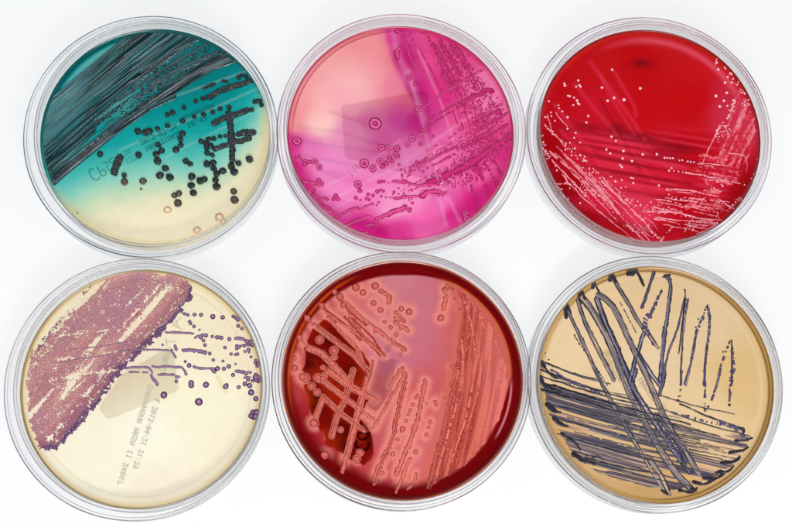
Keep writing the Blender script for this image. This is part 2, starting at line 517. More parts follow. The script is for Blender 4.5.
            if gap:
                g = vn(S * st.get('gapf', .35), 0 * S + 7.7, sd + 9)
                h = np.where(g < gap, -.1, h)
            k = ss(st.get('e0', .35), st.get('e1', .85), t)
            col = mix(cen, edge, np.clip(k + st.get('speck', .25) * (r - .5), 0, 1))
            if 'alt' in st:       # fine lengthwise combing
                n_ = vn(side * 1.6 + 40, S * .04, sd + 5); n2_ = vn(side * 3.1 + 40, S * .07, sd + 6)
                col = mix(col, lin(st['alt']), ss(.5, .8, n_) * (1 - k) * .75)
                col = mix(col, edge, ss(.62, .8, n2_) * .7)
            if 'line' in st:      # inner dark line along the stroke
                kk = ss(.28, .1, np.abs(side / w0 - st['line']))
                col = mix(col, edge, kk * .9)
            return h, col
        return s.patch(name, (min(xs) - pad, min(ys) - pad, max(xs) + pad, max(ys) + pad), fn, st.get('step', .4))

    def colony(s, x, y, r, tpl, force=False):
        for a, b_, q in s.taken:
            if math.hypot(a - x, b_ - y) < min(r, q) * .7 and not force: return
        s.taken.append((x, y, r)); s.queue.append((r, x, y, tpl))

    def flush(s, limit=97):
        s.queue.sort(key=lambda a: -a[0])
        s.queue = [q for q in s.queue if float(s.rad(q[1], q[2])) < .985]
        for r, x, y, tpl in s.queue[:limit]:
            wx, wy = W(x, y, ZA); me = random.choice(TPL[tpl])
            o = bpy.data.objects.new('colony', me); C.objects.link(o); o.parent = s.agar
            rr = r * .375 * MM * 0.97
            o.location = (float(wx) - s.ox, float(wy) - s.oy, ZA + float(s.height(np.array(x), np.array(y))) * MM)
            o.scale = (rr, rr * random.uniform(.92, 1.06), rr * random.uniform(.9, 1.1)); o.rotation_euler = (0, 0, random.uniform(-.5, .5))
        rest = s.queue[limit:]
        if rest:
            Vs = []; Qs = []; Cs = []; off = 0
            for r, x, y, tpl in rest:
                me = TPLS[tpl]
                v, q, c = me
                wx, wy = W(x, y, ZA); rr = r * .375 * MM
                a = random.uniform(0, 6.28)
                V = np.stack([(v[:, 0] * math.cos(a) - v[:, 1] * math.sin(a)) * rr + float(wx) - s.ox, (v[:, 0] * math.sin(a) + v[:, 1] * math.cos(a)) * rr + float(wy) - s.oy,
                              v[:, 2] * rr + ZA + float(s.height(np.array(x), np.array(y))) * MM], 1)
                Vs.append(V); Qs.append(q + off); Cs.append(c); off += len(V)
            me = mesh_np('small_colonies', np.vstack(Vs), np.vstack(Qs), np.vstack(Cs))
            link('small_colonies', me, s.gmat, s.agar, 'stuff')


TPL = {}; TPLS = {}


def template(name, mat, prof, colf, bump=0.0, irr=.06, nv=4, seg=28):
    """unit colony meshes: prof(t) height over radius, colf(t, noise) colour, t = 0 centre .. 1 edge"""
    TPL[name] = []
    for v in range(nv + 1):
        small = v == nv
        sg = 12 if small else seg
        ts = np.array([0.001, .2, .4, .55, .7, .82, .92, 1.0]) if small else np.array([.001, .1, .2, .28, .36, .44, .52, .6, .68, .76, .84, .91, .97, 1.0])
        th = np.linspace(0, 2 * np.pi, sg, endpoint=False)
        T, A = np.meshgrid(ts, th)
        sh = 1 + irr * 2 * (vn(np.cos(A) * 1.6 + 5, np.sin(A) * 1.6 + 5, v * 31 + len(name)) - .5) + irr * (vn(np.cos(A) * 4 + 9, np.sin(A) * 4 + 5, v * 31 + 3) - .5)
        X = T * np.cos(A) * sh; Y = T * np.sin(A) * sh
        nzv = vn(X * 3.2 + 20, Y * 3.2 + 20, v * 7 + 1)
        Z = prof(T) + bump * (nzv - .5) * (T < .95) + bump * .9 * (vn(X * 6.5 + 20, Y * 6.5 + 20, v * 7 + 4) - .5) * (T < .95)
        Z = np.where(T > .99, -.25, Z)
        col = colf(T + .12 * (nzv - .5), nzv)
        k = len(ts); i = np.arange(sg)[:, None]; j = np.arange(k - 1)[None, :]; i2 = (i + 1) % sg
        Q = np.stack([i * k + j, i * k + j + 1, i2 * k + j + 1, i2 * k + j], -1).reshape(-1, 4)
        V = np.stack([X, Y, Z], -1).reshape(-1, 3); col = np.clip(col, 0, 1).reshape(-1, 3)
        if small: TPLS[name] = (V, Q, col)
        else:
            me = mesh_np('colony', V, Q, col); me.materials.append(mat); TPL[name].append(me)


def dome(h): return lambda t: h * np.sqrt(np.clip(1 - t ** 2.4, 0, 1))


def ramp(t, stops):
    xs = [a for a, _ in stops]; cs = np.array([lin(c) for _, c in stops])
    return np.stack([np.interp(t, xs, cs[:, k]) for k in range(3)], -1)


def cr(x0, y0, s): return lambda L: [tuple([x0 + a[0] / s, y0 + a[1] / s] + [v / s for v in a[2:3]]) for a in L]


def noh(X, Y): return 0 * X


def ridges(lines, X, Y):
    h = 0 * X
    for pts, wpx, a in lines:
        d = segd(X, Y, pts)[0]; h = h + a * np.exp(-(d / wpx) ** 2)
    return h

#--DISHES--
# ================================================================== dish 1: teal chromogenic agar
INK = plain('print_ink', (10, 20, 26), .6)
PEN = plain('marker_ink', (16, 24, 28), .5)
YC = [(40, 215), (60, 213), (85, 203), (110, 193), (140, 186), (175, 184), (205, 182), (232, 170), (255, 142), (275, 105)]


def col1(s, X, Y):
    d = Y + 5 * (fbm(X * .03, Y * .03, 3) - .5) * 2 - np.interp(X, *zip(*YC))
    c = ramp(d, [(-110, (0, 112, 116)), (-75, (2, 136, 136)), (-50, (14, 160, 156)), (-30, (70, 186, 174)), (-14, (136, 208, 188)), (2, (196, 220, 184)), (18, (238, 229, 190)), (45, (250, 236, 200)), (80, (248, 234, 196))])
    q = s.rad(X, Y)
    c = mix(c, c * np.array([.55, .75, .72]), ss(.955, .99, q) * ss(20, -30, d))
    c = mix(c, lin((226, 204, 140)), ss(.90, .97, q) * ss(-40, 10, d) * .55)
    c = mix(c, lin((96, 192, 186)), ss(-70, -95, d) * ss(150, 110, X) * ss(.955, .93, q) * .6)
    # pale scratches left by the loop
    for x0, y0, x1, y1 in ((150, 105, 262, 66), (120, 150, 268, 84), (150, 165, 262, 108), (178, 190, 250, 150)):
        dd = segd(X, Y, [(x0, y0), (x1, y1)])[0]
        c = mix(c, c * .7 + .3 * lin((200, 240, 225)), .45 * np.exp(-(dd / 1.1) ** 2))
    return c


def hf1(X, Y):
    return ridges([([(150, 105), (262, 66)], 1.2, .05), ([(120, 150), (268, 84)], 1.2, .05), ([(178, 190), (250, 150)], 1.2, .04)], X, Y) - .25 * np.exp(-((np.hypot((X - 156) / 1.07, Y - 137) - 104) / 1.6) ** 2) * .4


GM1 = growth_mat('dark_glossy_growth', .17, .6, .45, 2600)
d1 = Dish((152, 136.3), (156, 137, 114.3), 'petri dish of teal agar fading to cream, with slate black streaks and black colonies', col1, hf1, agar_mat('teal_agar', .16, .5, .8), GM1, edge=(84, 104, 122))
bm_ = lambda t: .75 * np.sqrt(np.clip(1 - t ** 2.1, 0, 1))
template('black', GM1, bm_, lambda t, n: ramp(t + .25 * (n - .5), [(0, (24, 52, 54)), (.35, (12, 32, 34)), (.7, (6, 20, 24)), (1, (4, 34, 38))]), .42, .14)
template('brown', GM1, bm_, lambda t, n: ramp(t + .3 * (n - .5), [(0, (140, 128, 104)), (.3, (74, 66, 52)), (.7, (44, 40, 30)), (1, (84, 74, 44))]), .3, .08)
template('tanring', GM1, lambda t: .3 * np.sqrt(np.clip(1 - t ** 3, 0, 1)) - .12 * np.exp(-(t / .3) ** 2), lambda t, n: ramp(t, [(0, (225, 205, 185)), (.35, (240, 222, 200)), (.55, (196, 158, 120)), (.8, (212, 172, 120)), (1, (236, 214, 168))]), .05, .04)
YL = [(40, 192), (53, 188), (63, 183), (72, 176), (90, 158), (105, 141), (120, 127), (141, 112), (172, 98), (200, 82), (236, 60), (260, 48)]
YU = [(30, 112), (46, 101), (54.7, 95), (93.6, 70), (116.5, 47), (128, 34), (150, 12), (190, -22), (250, -60)]


PYL = np.polyfit(*zip(*YL), 3); PYU = np.polyfit(*zip(*YU), 2)


def lawn1(X, Y):
    wob = 1.4 * (fbm(X * .04, Y * .04, 8) - .5)
    yl = np.polyval(PYL, X); yu = np.polyval(PYU, X)
    t = (yl + wob - Y) / (yl - yu)
    s = X * .8 - Y * .45
    span = (yl - yu)
    n1 = fbm(s * .012, t * 26, 2, 3); n2 = vn(s * .02, t * 62, 5); n3 = vn(s * .05, t * 9, 11)
    cl, r = cells(s / 2.3, t * span / 1.5, 4)
    rid = np.abs(n1 - .5) * 2
    h = .12 + .5 * (n1 - .35) + .44 * (n2 - .5)
    # open, beaded growth in the lower third of the fan
    zone = ss(.44, .36, t) * ss(.085, .12, t) * ss(70, 110, X)
    lines = np.maximum(ss(.60, .72, vn(s * .01, t * 30, 21)), 0)
    beads = (r < .62) * ss(.5, .25, cl)
    hz = -.1 + .34 * lines + .30 * beads * ss(.35, .5, vn(s * .02, t * 22, 22))
    h = h * (1 - zone) + hz * zone
    # thick edge ridge; the pale crest on it is a highlight painted in below
    edge = np.exp(-((t - .045) / .035) ** 2)
    h = h + .38 * edge * (.7 + .5 * n3)
    right = ss(195, 232, X) * ss(.1, .2, t)
    h = h - right * .35 * (1 - lines)
    rim = np.hypot((X - 156) / 1.07, Y - 137)
    h = h - .5 * ss(103, 108, rim) * ss(120, 170, X)
    h = np.where((t < 0) | (t > 1), -.1, np.minimum(h, np.minimum(t * span * .45, (1 - t) * span * .25) - .01))
    grey = ss(110, 55, X + .35 * (Y - 120)) * ss(.35, .7, t)
    c = mix(lin((2, 30, 36)), lin((10, 78, 84)), ss(.35, .7, n1))
    c = mix(c, lin((90, 144, 148)), grey * .5)
    c = mix(c, lin((56, 122, 128)), ss(.68, .85, n2) * .5)  # lighter streak crests: highlights put into the growth colour
    c = mix(c, lin((6, 16, 22)), ss(.42, .3, n2) * .6)
    c = mix(c, lin((8, 26, 32)), ss(.16, .07, t) * .8)
    c = mix(c, lin((84, 104, 116)), ss(.03, .0, np.abs(t - .028)) * .6 * ss(.3, .6, n3))  # light grey highlight painted along the edge ridge
    c = mix(c, lin((10, 60, 66)), zone * .35)
    return h, c


d1.patch('bacterial_lawn', (38, 24, 262, 196), lawn1, .42, kind='stuff', edge=.975, label='dark slate fan of dense parallel streaks')
S1 = dict(edge=(6, 12, 16), cen=(30, 40, 46), h=.6, rough=.8, grain=1.9, vary=.25, step=.35)
for c, pts, wd in (((145, 100, 3.741), [(258, 85), (300, 66), (380, 40)], 22), ((145, 100, 3.741), [(350, 127), (405, 120)], 22), ((145, 100, 3.741), [(262, 184), (330, 160), (388, 146)], 20),
                   ((145, 100, 3.741), [(315, 50), (322, 130), (328, 225)], 24), ((145, 10, 4.37), [(282, 380), (330, 352), (400, 330), (470, 308)], 24), ((25, 125, 4.03), [(384, 132), (366, 168), (360, 192)], 27)):
    d1.streak(cr(*c)(pts), wd / c[2], S1)
# long outlined streaks at the lower right edge of the fan
S1b = dict(edge=(2, 26, 32), cen=(40, 84, 92), h=.32, rough=.5, grain=1.5, vary=.3, e0=.2, e1=.6)
for pts, wd in (([(118, 124), (138, 113), (174, 97)], 5), ([(160, 88), (195, 74), (236, 60)], 5), ([(150, 84), (190, 64), (218, 52)], 3), ([(135, 98), (170, 76), (200, 62)], 3),
                ([(120, 100), (160, 72), (206, 44)], 2.6), ([(140, 72), (176, 50), (198, 40)], 2.6), ([(165, 78), (205, 58), (229, 54)], 3), ([(92, 152), (120, 124), (160, 98)], 3.2)):
    d1.streak(pts, wd, S1b)
K = 'black'
for c, L, tp in (((145, 100, 3.741), [(146,28,10),(103,47,11),(84,56,10),(190,5,9),(184,64,9),(219,55,10),(140,79,11),(254,45,10),(281,33,10),(315,28,10),(47,108,10),(84,96,11),(140,125,13),(133,147,11),(134,168,11),(116,186,13),(50,168,12),(62,190,13),(42,203,13),(47,228,15),(76,256,14),(56,282,15),(93,290,15),(153,229,13),(169,240,11),(175,287,14),(173,320,14),(181,347,14),(207,303,15),(222,297,14),(210,155,11),(228,163,12),(238,147,11),(258,145,10),(281,137,9),(301,135,9),(320,129,11),(230,178,11),(245,172,12),(233,198,12),(252,206,10),(232,240,14),(256,235,12),(257,257,13),(268,275,13),(291,266,14),(264,299,13),(268,325,15),(323,248,14),(350,237,13),(334,270,15),(391,222,16),(399,37,11),(411,8,10),(430,5,10),(436,20,10),(0,303,8)], K),
                 ((145, 100, 3.741), [(332,342,13),(127,350,12),(110,357,12),(123,386,15),(335,374,16)], 'brown'), ((145, 100, 3.741), [(85,413,17),(279,440,18),(293,456,13),(195,488,16)], 'tanring'),
                 ((25, 125, 4.03), [(455,25,15),(485,30,15),(500,25,15),(303,117,13),(458,120,14),(400,203,12)], K), ((25, 125, 4.03), [(401,229,15),(475,227,15),(468,258,5),(212,355,3)], 'brown'),
                 ((145, 10, 4.37), [(262,342,9),(276,334,9),(290,328,10),(302,324,8),(343,312,9),(357,313,8),(252,388,11),(268,384,11),(410,295,12),(425,285,10),(440,290,10),(450,305,10),(470,308,13),(455,290,10),(475,403,12),(490,398,10),(512,390,10),(508,415,11),(466,434,12),(221,399,11),(330,430,11)], K)):
    for x, y, r in cr(*c)(L): d1.colony(x, y, r * 1.02, tp)
random.seed(11)
for k in range(120):      # beads between the streaks of the fan
    a = random.random(); x = 125 + 95 * a; yl = np.interp(x, *zip(*YL)); y = yl - random.uniform(5, 42) * (1 - .3 * a)
    if x < 145 and random.random() < .5: continue
    d1.colony(x, y, random.uniform(.8, 1.5), K)
d1.flush()
dots_text(d1, '2015-03-24', 139.5, 141, 1, -.47, 5.6, 4.1, INK, mirrored=True)
dots_text(d1, '1003 218430', 144.5, 147.5, 1, -.47, 5.6, 3.6, INK, mirrored=True)
dots_text(d1, 'BIOMERIEUX', 183, 117, 1, -.45, 4.8, 3.4, INK, mirrored=True)
dots_text(d1, '18:42', 187, 124, 1, -.45, 5.4, 4.3, INK, mirrored=True)
q = lambda L: [(85 + x / 6.6, 115 + y / 6.6) for x, y in L]
pen_stroke(d1, 'handwriting', [q([(52, 356), (30, 362), (34, 395), (62, 428), (92, 424), (98, 408)]), q([(80, 338), (104, 392), (128, 402), (138, 378), (120, 362), (102, 376)]),
                               q([(118, 318), (138, 312), (150, 330), (146, 350), (170, 372), (184, 366)]), q([(186, 282), (158, 296), (168, 316), (196, 312), (200, 334), (180, 342)])], 1.6, PEN)
pen_stroke(d1, 'printed_symbol', [q([(268, 292), (350, 258)]), q([(350, 258), (362, 284)]), q([(362, 284), (282, 320)]), q([(282, 320), (268, 292)]), q([(288, 298), (292, 308)]), q([(304, 292), (310, 300), (318, 288)]), q([(330, 284), (338, 292), (344, 276)]),
                                  q([(262, 236), (292, 226)]), q([(292, 226), (300, 252)]), q([(300, 252), (272, 262)]), q([(272, 262), (262, 236)]), q([(276, 242), (290, 250)])], .7, PEN, zt=1.06 * MM)

# ================================================================== dish 2: magenta agar
PK2 = [(300, 100, (250, 160, 155)), (340, 60, (249, 168, 160)), (370, 45, (247, 160, 160)), (360, 85, (250, 185, 178)), (320, 120, (252, 196, 190)), (376, 75, (244, 160, 168)), (298, 60, (246, 140, 140)), (292, 118, (246, 150, 150)),
       (392, 35, (214, 40, 140)), (402, 60, (196, 8, 112)), (412, 92, (188, 6, 112)), (418, 118, (200, 30, 130)), (390, 85, (222, 90, 160)), (400, 115, (206, 70, 150)), (370, 120, (216, 104, 162)), (385, 140, (220, 92, 162)), (352, 130, (230, 136, 180)),
       (440, 50, (226, 60, 130)), (470, 60, (224, 70, 136)), (490, 80, (232, 110, 160)), (440, 90, (214, 40, 122)), (470, 120, (226, 70, 136)), (500, 110, (236, 110, 164)), (508, 150, (216, 40, 120)), (480, 170, (228, 80, 150)), (450, 150, (232, 96, 160)),
       (294, 145, (214, 50, 140)), (290, 170, (206, 14, 120)), (310, 150, (230, 116, 180)), (330, 165, (234, 132, 192)), (300, 190, (212, 30, 128)), (340, 195, (238, 128, 190)), (370, 190, (238, 122, 186)), (330, 218, (220, 50, 140)), (360, 228, (214, 20, 130)),
       (395, 205, (240, 146, 194)), (420, 190, (240, 128, 184)), (430, 175, (238, 110, 176)), (400, 232, (226, 56, 146)), (430, 225, (236, 90, 164)), (455, 215, (218, 30, 130)), (475, 205, (210, 20, 116)), (380, 240, (206, 8, 112)), (495, 190, (206, 20, 110)), (440, 200, (232, 100, 170)), (505, 130, (222, 60, 130)), (410, 160, (238, 130, 190)), (350, 105, (236, 150, 180))]
R2 = [([(392, 28), (398, 55), (412, 85), (424, 120)], 2.6, .03), ([(408, 70), (430, 150), (446, 200)], 1.2, .025), ([(428, 170), (440, 200), (446, 225)], 1.6, .03), ([(418, 50), (440, 100), (470, 190)], 1.0, .02), ([(440, 180), (452, 205), (460, 222)], 1.5, .03),
      ([(292, 125), (340, 132), (400, 150)], 1.6, -.05), ([(295, 140), (350, 148), (380, 152)], 1.6, -.05), ([(300, 155), (345, 163), (385, 172)], 1.5, -.04), ([(330, 200), (400, 165), (500, 95)], 1.2, .02), ([(320, 215), (380, 186), (440, 150)], 1.2, .02), ([(305, 195), (360, 170), (400, 140)], 1.4, .04), ([(330, 112), (360, 122), (372, 128)], 1.2, -.05)]


def col2(s, X, Y):
    xx = X + 5 * (fbm(X * .05, Y * .05, 3) - .5); yy = Y + 5 * (fbm(X * .05, Y * .05, 13) - .5)
    c = rbf(xx, yy, PK2, 15)
    # sharp side of the peach sector
    bx = np.interp(Y, [20, 50, 75, 100, 130], [384, 388, 398, 412, 430])
    sec = ss(4, -4, X - bx) * ss(128, 100, Y - .12 * (330 - X) - 6 * (fbm(X * .1, Y * .1, 7) - .5))
    c = mix(c, mix(lin((240, 132, 142)), lin((249, 176, 178)), ss(60, 12, np.hypot(X - 340, Y - 95))), sec * .7)
    # loop tracks, paler or darker
    for k, (pts, wpx, a) in enumerate(R2):
        d = segd(X, Y, pts)[0]; g = np.exp(-(d / (wpx * 1.3)) ** 2)
        c = mix(c, lin((250, 180, 215)) if a > 0 else c * .72, (.2 if a > 0 else .4) * g)
    fan = vn((X * .93 + Y * .2) * .02, (Y - .28 * X) * .16, 31)
    c = mix(c, c * np.array([.86, .6, .8]), ss(.55, .8, fan) * .5 * (1 - sec))
    st = vn((X * .4 + Y * .9) * .02, (X - .36 * Y) * .22, 33) * ss(395, 410, X)
    c = mix(c, np.minimum(c * 1.2 + .03, 1), ss(.5, .8, st) * .2)
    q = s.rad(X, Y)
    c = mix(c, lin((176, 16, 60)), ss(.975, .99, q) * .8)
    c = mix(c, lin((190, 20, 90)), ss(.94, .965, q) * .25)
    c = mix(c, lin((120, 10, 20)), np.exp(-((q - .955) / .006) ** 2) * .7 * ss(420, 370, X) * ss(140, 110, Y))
    return c


def hf2(X, Y): return ridges(R2, X, Y)


GM2 = growth_mat('magenta_growth', .3, .5, .2)
d2 = Dish((401.5, 133), (400.8, 133.5, 112.6), 'petri dish of magenta agar with a salmon pink sector and ringed pink colonies', col2, hf2, agar_mat('magenta_agar', .2, .30, .8), GM2, edge=(196, 96, 140))
template('bull', GM2, lambda t: .16 * np.sqrt(np.clip(1 - t ** 4, 0, 1)) + .1 * np.exp(-(t / .3) ** 2) + .07 * np.exp(-((t - .9) / .1) ** 2),
         lambda t, n: ramp(t, [(0, (206, 70, 140)), (.18, (196, 40, 116)), (.3, (140, 0, 70)), (.42, (170, 16, 96)), (.5, (216, 84, 152)), (.68, (230, 112, 174)), (.78, (150, 0, 76)), (1, (132, 0, 64))]), .03, .03)
template('pinkdot', GM2, lambda t: .3 * np.sqrt(np.clip(1 - t ** 3, 0, 1)),
         lambda t, n: ramp(t, [(0, (206, 60, 140)), (.45, (200, 50, 130)), (.7, (160, 8, 84)), (1, (150, 0, 76))]), .06, .08)
for c, L in (((280, 125, 4.032), [(68,66,17),(408,92,14),(434,94,12),(470,95,13),(340,156,18),(374,176,14),(403,146,12),(468,120,12),(314,240,15),(159,170,13),(138,147,12),(165,238,12)]),
             ((395, 125, 4.031), [(52,80,12),(69,55,13),(8,95,13),(8,125,12)]), ((270, 0, 2.015), [(212,250,12)]), ((395, 10, 4.37), [(62,293,12),(62,302,10),(102,433,13)]), ((395, 125, 4.031), [(283,357,12),(288,378,12)])):
    for x, y, r in cr(*c)(L): d2.colony(x, y, r * 1.12, 'bull', True)
for c, L in (((280, 125, 4.032), [(428,155,10),(413,168,10),(441,133,10),(452,147,9),(480,161,6),(488,181,6),(492,200,5),(322,265,9),(306,294,8),(324,303,5),(136,268,9),(100,157,10),(155,225,10),(225,288,10),(215,300,8),(235,300,8),(228,300,6),(355,280,7),(375,285,7),(350,297,7),(360,302,6),(392,268,8),(405,262,6),(417,267,6),(400,230,8),(410,228,6),(420,228,6),(437,232,4),(408,287,5),(427,292,4),(398,312,5),(390,323,4),(373,318,6),(460,270,6),(455,280,4),(478,278,4),(392,384,6),(75,128,7),(120,150,7)]),
             ((395, 125, 4.031), [(103,78,8),(155,45,6),(15,160,6),(25,182,6),(28,205,5),(62,188,6),(52,205,4),(88,150,7),(95,160,6),(85,165,6),(70,315,6),(58,345,8),(14,255,4),(112,188,6),(130,175,5),(35,330,6)]), ((395, 10, 4.37), [(90,325,10),(125,268,5),(60,110,7),(75,130,6),(70,100,6),(85,185,5),(95,205,4),(120,95,8),(200,120,6),(250,130,5),(320,200,5)])):
    for x, y, r in cr(*c)(L): d2.colony(x, y, r * 1.15, 'pinkdot')
S2 = dict(edge=(146, 0, 72), cen=(218, 70, 140), h=.16, rough=.75, grain=1.5, vary=.5, e0=.2, e1=.7, step=.36)
S2b = dict(S2, bead=3.2, vary=.45); S2c = dict(S2, cen=(196, 36, 112), gap=.28, gapf=.5, rough=1.0, vary=.6)
for c, L in (((280, 125, 4.032), [([(65,130),(110,145),(150,150)],14),([(95,228),(130,232),(165,236)],14),([(130,280),(160,292),(190,300)],12),([(225,370),(260,355),(310,338)],18),([(250,415),(300,392),(360,366)],15),([(345,405),(375,400)],14),([(385,380),(440,358),(504,333)],17),([(315,435),(355,430)],10),([(455,228),(504,232)],17),([(150,300),(215,350)],10),([(325,340),(365,318)],8),([(440,293),(504,295)],8),([(160,320),(200,345)],9)]),
             ((395, 125, 4.031), [([(0,228),(55,235)],13),([(0,295),(50,288),(98,287)],13),([(0,350),(60,338)],14),([(110,288),(140,272),(182,268)],20),([(60,238),(110,245),(160,242)],15),([(90,45),(135,22)],10)]),
             ((395, 10, 4.37), [([(22,165),(8,185),(14,212)],22),([(8,95),(40,120)],18),([(45,140),(60,190),(95,262)],9),([(120,430),(200,370),(280,325),(380,262)],9)])):
    for pts, wd in L: d2.streak(cr(*c)(pts), wd / c[2], S2b)
for c, L in (((395, 125, 4.031), [([(110,155),(200,110),(330,50),(400,5)],9),([(150,165),(240,118)],8),([(130,240),(230,190),(300,160),(400,90),(470,40)],26),([(200,215),(300,150),(420,80)],16),([(245,100),(350,60),(450,0)],12),([(305,245),(325,290),(345,345)],9),([(330,170),(350,210),(372,255)],11),([(360,150),(385,190),(412,240)],10),([(395,130),(430,200)],8),([(330,340),(355,355)],8),([(60,175),(130,135)],6)]),
             ((395, 10, 4.37), [([(105,170),(155,260),(205,360)],4),([(145,120),(200,230),(240,320)],9),([(170,150),(225,240),(262,305)],10),([(200,130),(245,220),(290,290)],10),([(230,130),(290,220),(330,280)],9),([(260,150),(310,220),(340,262)],8),([(340,300),(375,350)],5),([(205,150),(270,270)],6),([(150,480),(250,420),(330,380)],8),([(130,520),(220,460),(340,390),(420,355)],8),([(300,410),(380,360),(420,352)],22),([(330,515),(400,470),(470,440)],20),([(380,520),(490,450)],12),([(240,330),(330,290)],8),([(300,400),(330,520)],5),([(270,420),(300,520)],5),([(330,310),(370,350)],4),([(250,440),(280,520)],4),([(360,400),(390,470)],4)])):
    for pts, wd in L: d2.streak(cr(*c)(pts), wd / c[2], S2c)


def lawn2(X, Y):      # faint crowded growth at the right
    u = X * .42 + Y * .9; v = X * .9 - Y * .42
    c, r = cells(v / 1.5, u / 2.1, 9)
    zone = sdpoly(X, Y, [(425, 36), (460, 45), (505, 110), (512, 150), (470, 190), (425, 190), (450, 160), (470, 130), (440, 80)])
    den = .62 * fbm(v * .12, u * .03, 6) / .5 - .25 + vn(v * .5, u * .03, 8) * .25
    h = .12 * ss(.6, .2, c) * (r < den + .12) - .03
    h = np.where(zone < 6 * vn(X * .3, Y * .3, 4), -.1, h)
    return h, mix(lin((156, 4, 80)), lin((196, 34, 112)), r)


d2.patch('bacterial_lawn', (420, 30, 516, 200), lawn2, .4, kind='stuff', edge=.96)


def lawn2b(X, Y):      # beaded rows climbing to the right
    u = X * .86 - Y * .51; v = X * .51 + Y * .86
    c, r = cells(u / 1.9, v / 1.45, 19)
    z = sdpoly(X, Y, [(392, 190), (402, 166), (440, 138), (470, 118), (505, 88), (514, 130), (506, 165), (470, 184), (436, 202), (400, 204)])
    row = ss(.46, .62, vn(v * .30, u * .012, 61)); den = row * (.35 + .6 * vn(u * .05, v * .2, 62))
    h = .15 * ss(.62, .2, c) * (r < den) - .035
    h = np.where(z < 8 * vn(X * .2, Y * .2, 64), -.1, h)
    return h, mix(lin((214, 60, 134)), lin((146, 0, 74)), ss(.15, .42, c))


d2.patch('bacterial_rows', (388, 80, 516, 208), lawn2b, .38, kind='stuff', edge=.96)
d2.flush()
GREY = plain('blurred_print', (120, 84, 130), .6)
sticker(d2, [(341, 106), (428, 90), (436, 182), (345, 158)], (226, 196, 226), 4)
dots_text(d2, 'MAC 2015', 348, 172, 1, -.98, 7, 10, GREY, zt=1.04 * MM, dot=1.0)
dots_text(d2, '0412', 380, 136, 1, -.72, 7, 9, GREY, zt=1.05 * MM, dot=1.1)

# ================================================================== dish 3: red blood agar
R3 = [([(590, 62), (632, 120), (650, 150)], 1.6, .07), ([(600, 75), (610, 96), (650, 160)], 1.2, .05), ([(614, 72), (634, 106), (636, 116)], 1.4, .06), ([(575, 85), (620, 140), (660, 190)], 1.6, .05), ([(555, 105), (600, 165), (640, 210)], 1.5, .05), ([(560, 130), (610, 190), (650, 225)], 1.5, .05),
      ([(560, 128), (640, 142), (700, 150)], 1.5, -.06), ([(566, 140), (640, 158), (720, 166)], 1.4, -.05), ([(570, 150), (650, 168), (720, 178)], 1.3, -.04), ([(580, 165), (660, 180), (730, 190)], 1.4, -.05), ([(590, 185), (660, 196), (720, 205)], 1.3, -.04), ([(576, 176), (640, 188)], 1.2, .05), ([(620, 150), (740, 172)], 1.2, .05), ([(600, 100), (640, 170)], 1.2, -.05)]


def col3(s, X, Y):
    c = rbf(X + 6 * (fbm(X * .05, Y * .05, 2) - .5), Y, [(640, 60, (200, 2, 12)), (690, 100, (204, 0, 8)), (600, 60, (200, 14, 20)), (700, 60, (208, 16, 26)), (560, 100, (196, 8, 22)), (600, 110, (206, 16, 36)), (640, 110, (204, 4, 16)), (580, 150, (214, 30, 52)), (620, 160, (224, 44, 66)), (660, 170, (214, 30, 50)), (700, 150, (200, 6, 20)), (720, 180, (206, 20, 44)),
                    (600, 200, (214, 34, 60)), (640, 215, (226, 60, 84)), (565, 185, (160, 0, 8)), (590, 222, (168, 0, 10)), (620, 236, (180, 4, 16)), (690, 215, (190, 4, 20)), (700, 232, (176, 0, 12)), (740, 190, (170, 0, 10)), (665, 232, (196, 14, 34)), (735, 120, (214, 50, 74)), (745, 95, (206, 40, 60)), (655, 30, (204, 26, 24)), (550, 150, (170, 0, 8))], 20)
    for pts, wpx, a in R3:
        g = np.exp(-(segd(X, Y, pts)[0] / (wpx * 1.4)) ** 2)
        c = mix(c, lin((236, 60, 84)) if a > 0 else lin((150, 0, 20)), (.38 if a > 0 else .5) * g)
    lo = ss(120, 150, Y) * ss(215, 195, Y) * ss(560, 590, X) * ss(740, 700, X)
    n = vn((X + .2 * Y) * .02, (Y - .17 * X) * .3, 12)
    c = mix(c, lin((150, 0, 26)), ss(.6, .85, n) * .55 * lo); c = mix(c, lin((240, 70, 96)), ss(.42, .2, n) * .4 * lo)
    # smudges under the jelly
    for x, y, a, b_, r_, k in ((642, 64, 11, 4.5, .05, .62), (590, 128, 16, 4, .2, .5), (640, 137, 26, 5, .22, .55), (680, 148, 18, 4.5, .2, .45), (618, 128, 8, 7, 0, .4)):
        dx = (X - x) * math.cos(r_) + (Y - y) * math.sin(r_); dy = -(X - x) * math.sin(r_) + (Y - y) * math.cos(r_)
        c = mix(c, lin((96, 0, 18)), k * np.exp(-(dx / a) ** 2 - (dy / b_) ** 2) * (.6 + .8 * vn(X * .2, Y * .4, 4)))
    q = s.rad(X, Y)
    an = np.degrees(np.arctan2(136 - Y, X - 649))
    c = mix(c, lin((240, 96, 108)), np.exp(-((q - .905) / .03) ** 2) * .7 * ss(0, 40, an) * ss(130, 80, an))  # pale arc at upper right: glossy highlight painted into the agar colour
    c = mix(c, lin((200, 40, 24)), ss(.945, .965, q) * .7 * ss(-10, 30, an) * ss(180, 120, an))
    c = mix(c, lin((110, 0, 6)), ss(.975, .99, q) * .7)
    return c * np.array([.9, .8, 1.0])


def hf3(X, Y): return ridges(R3, X, Y)


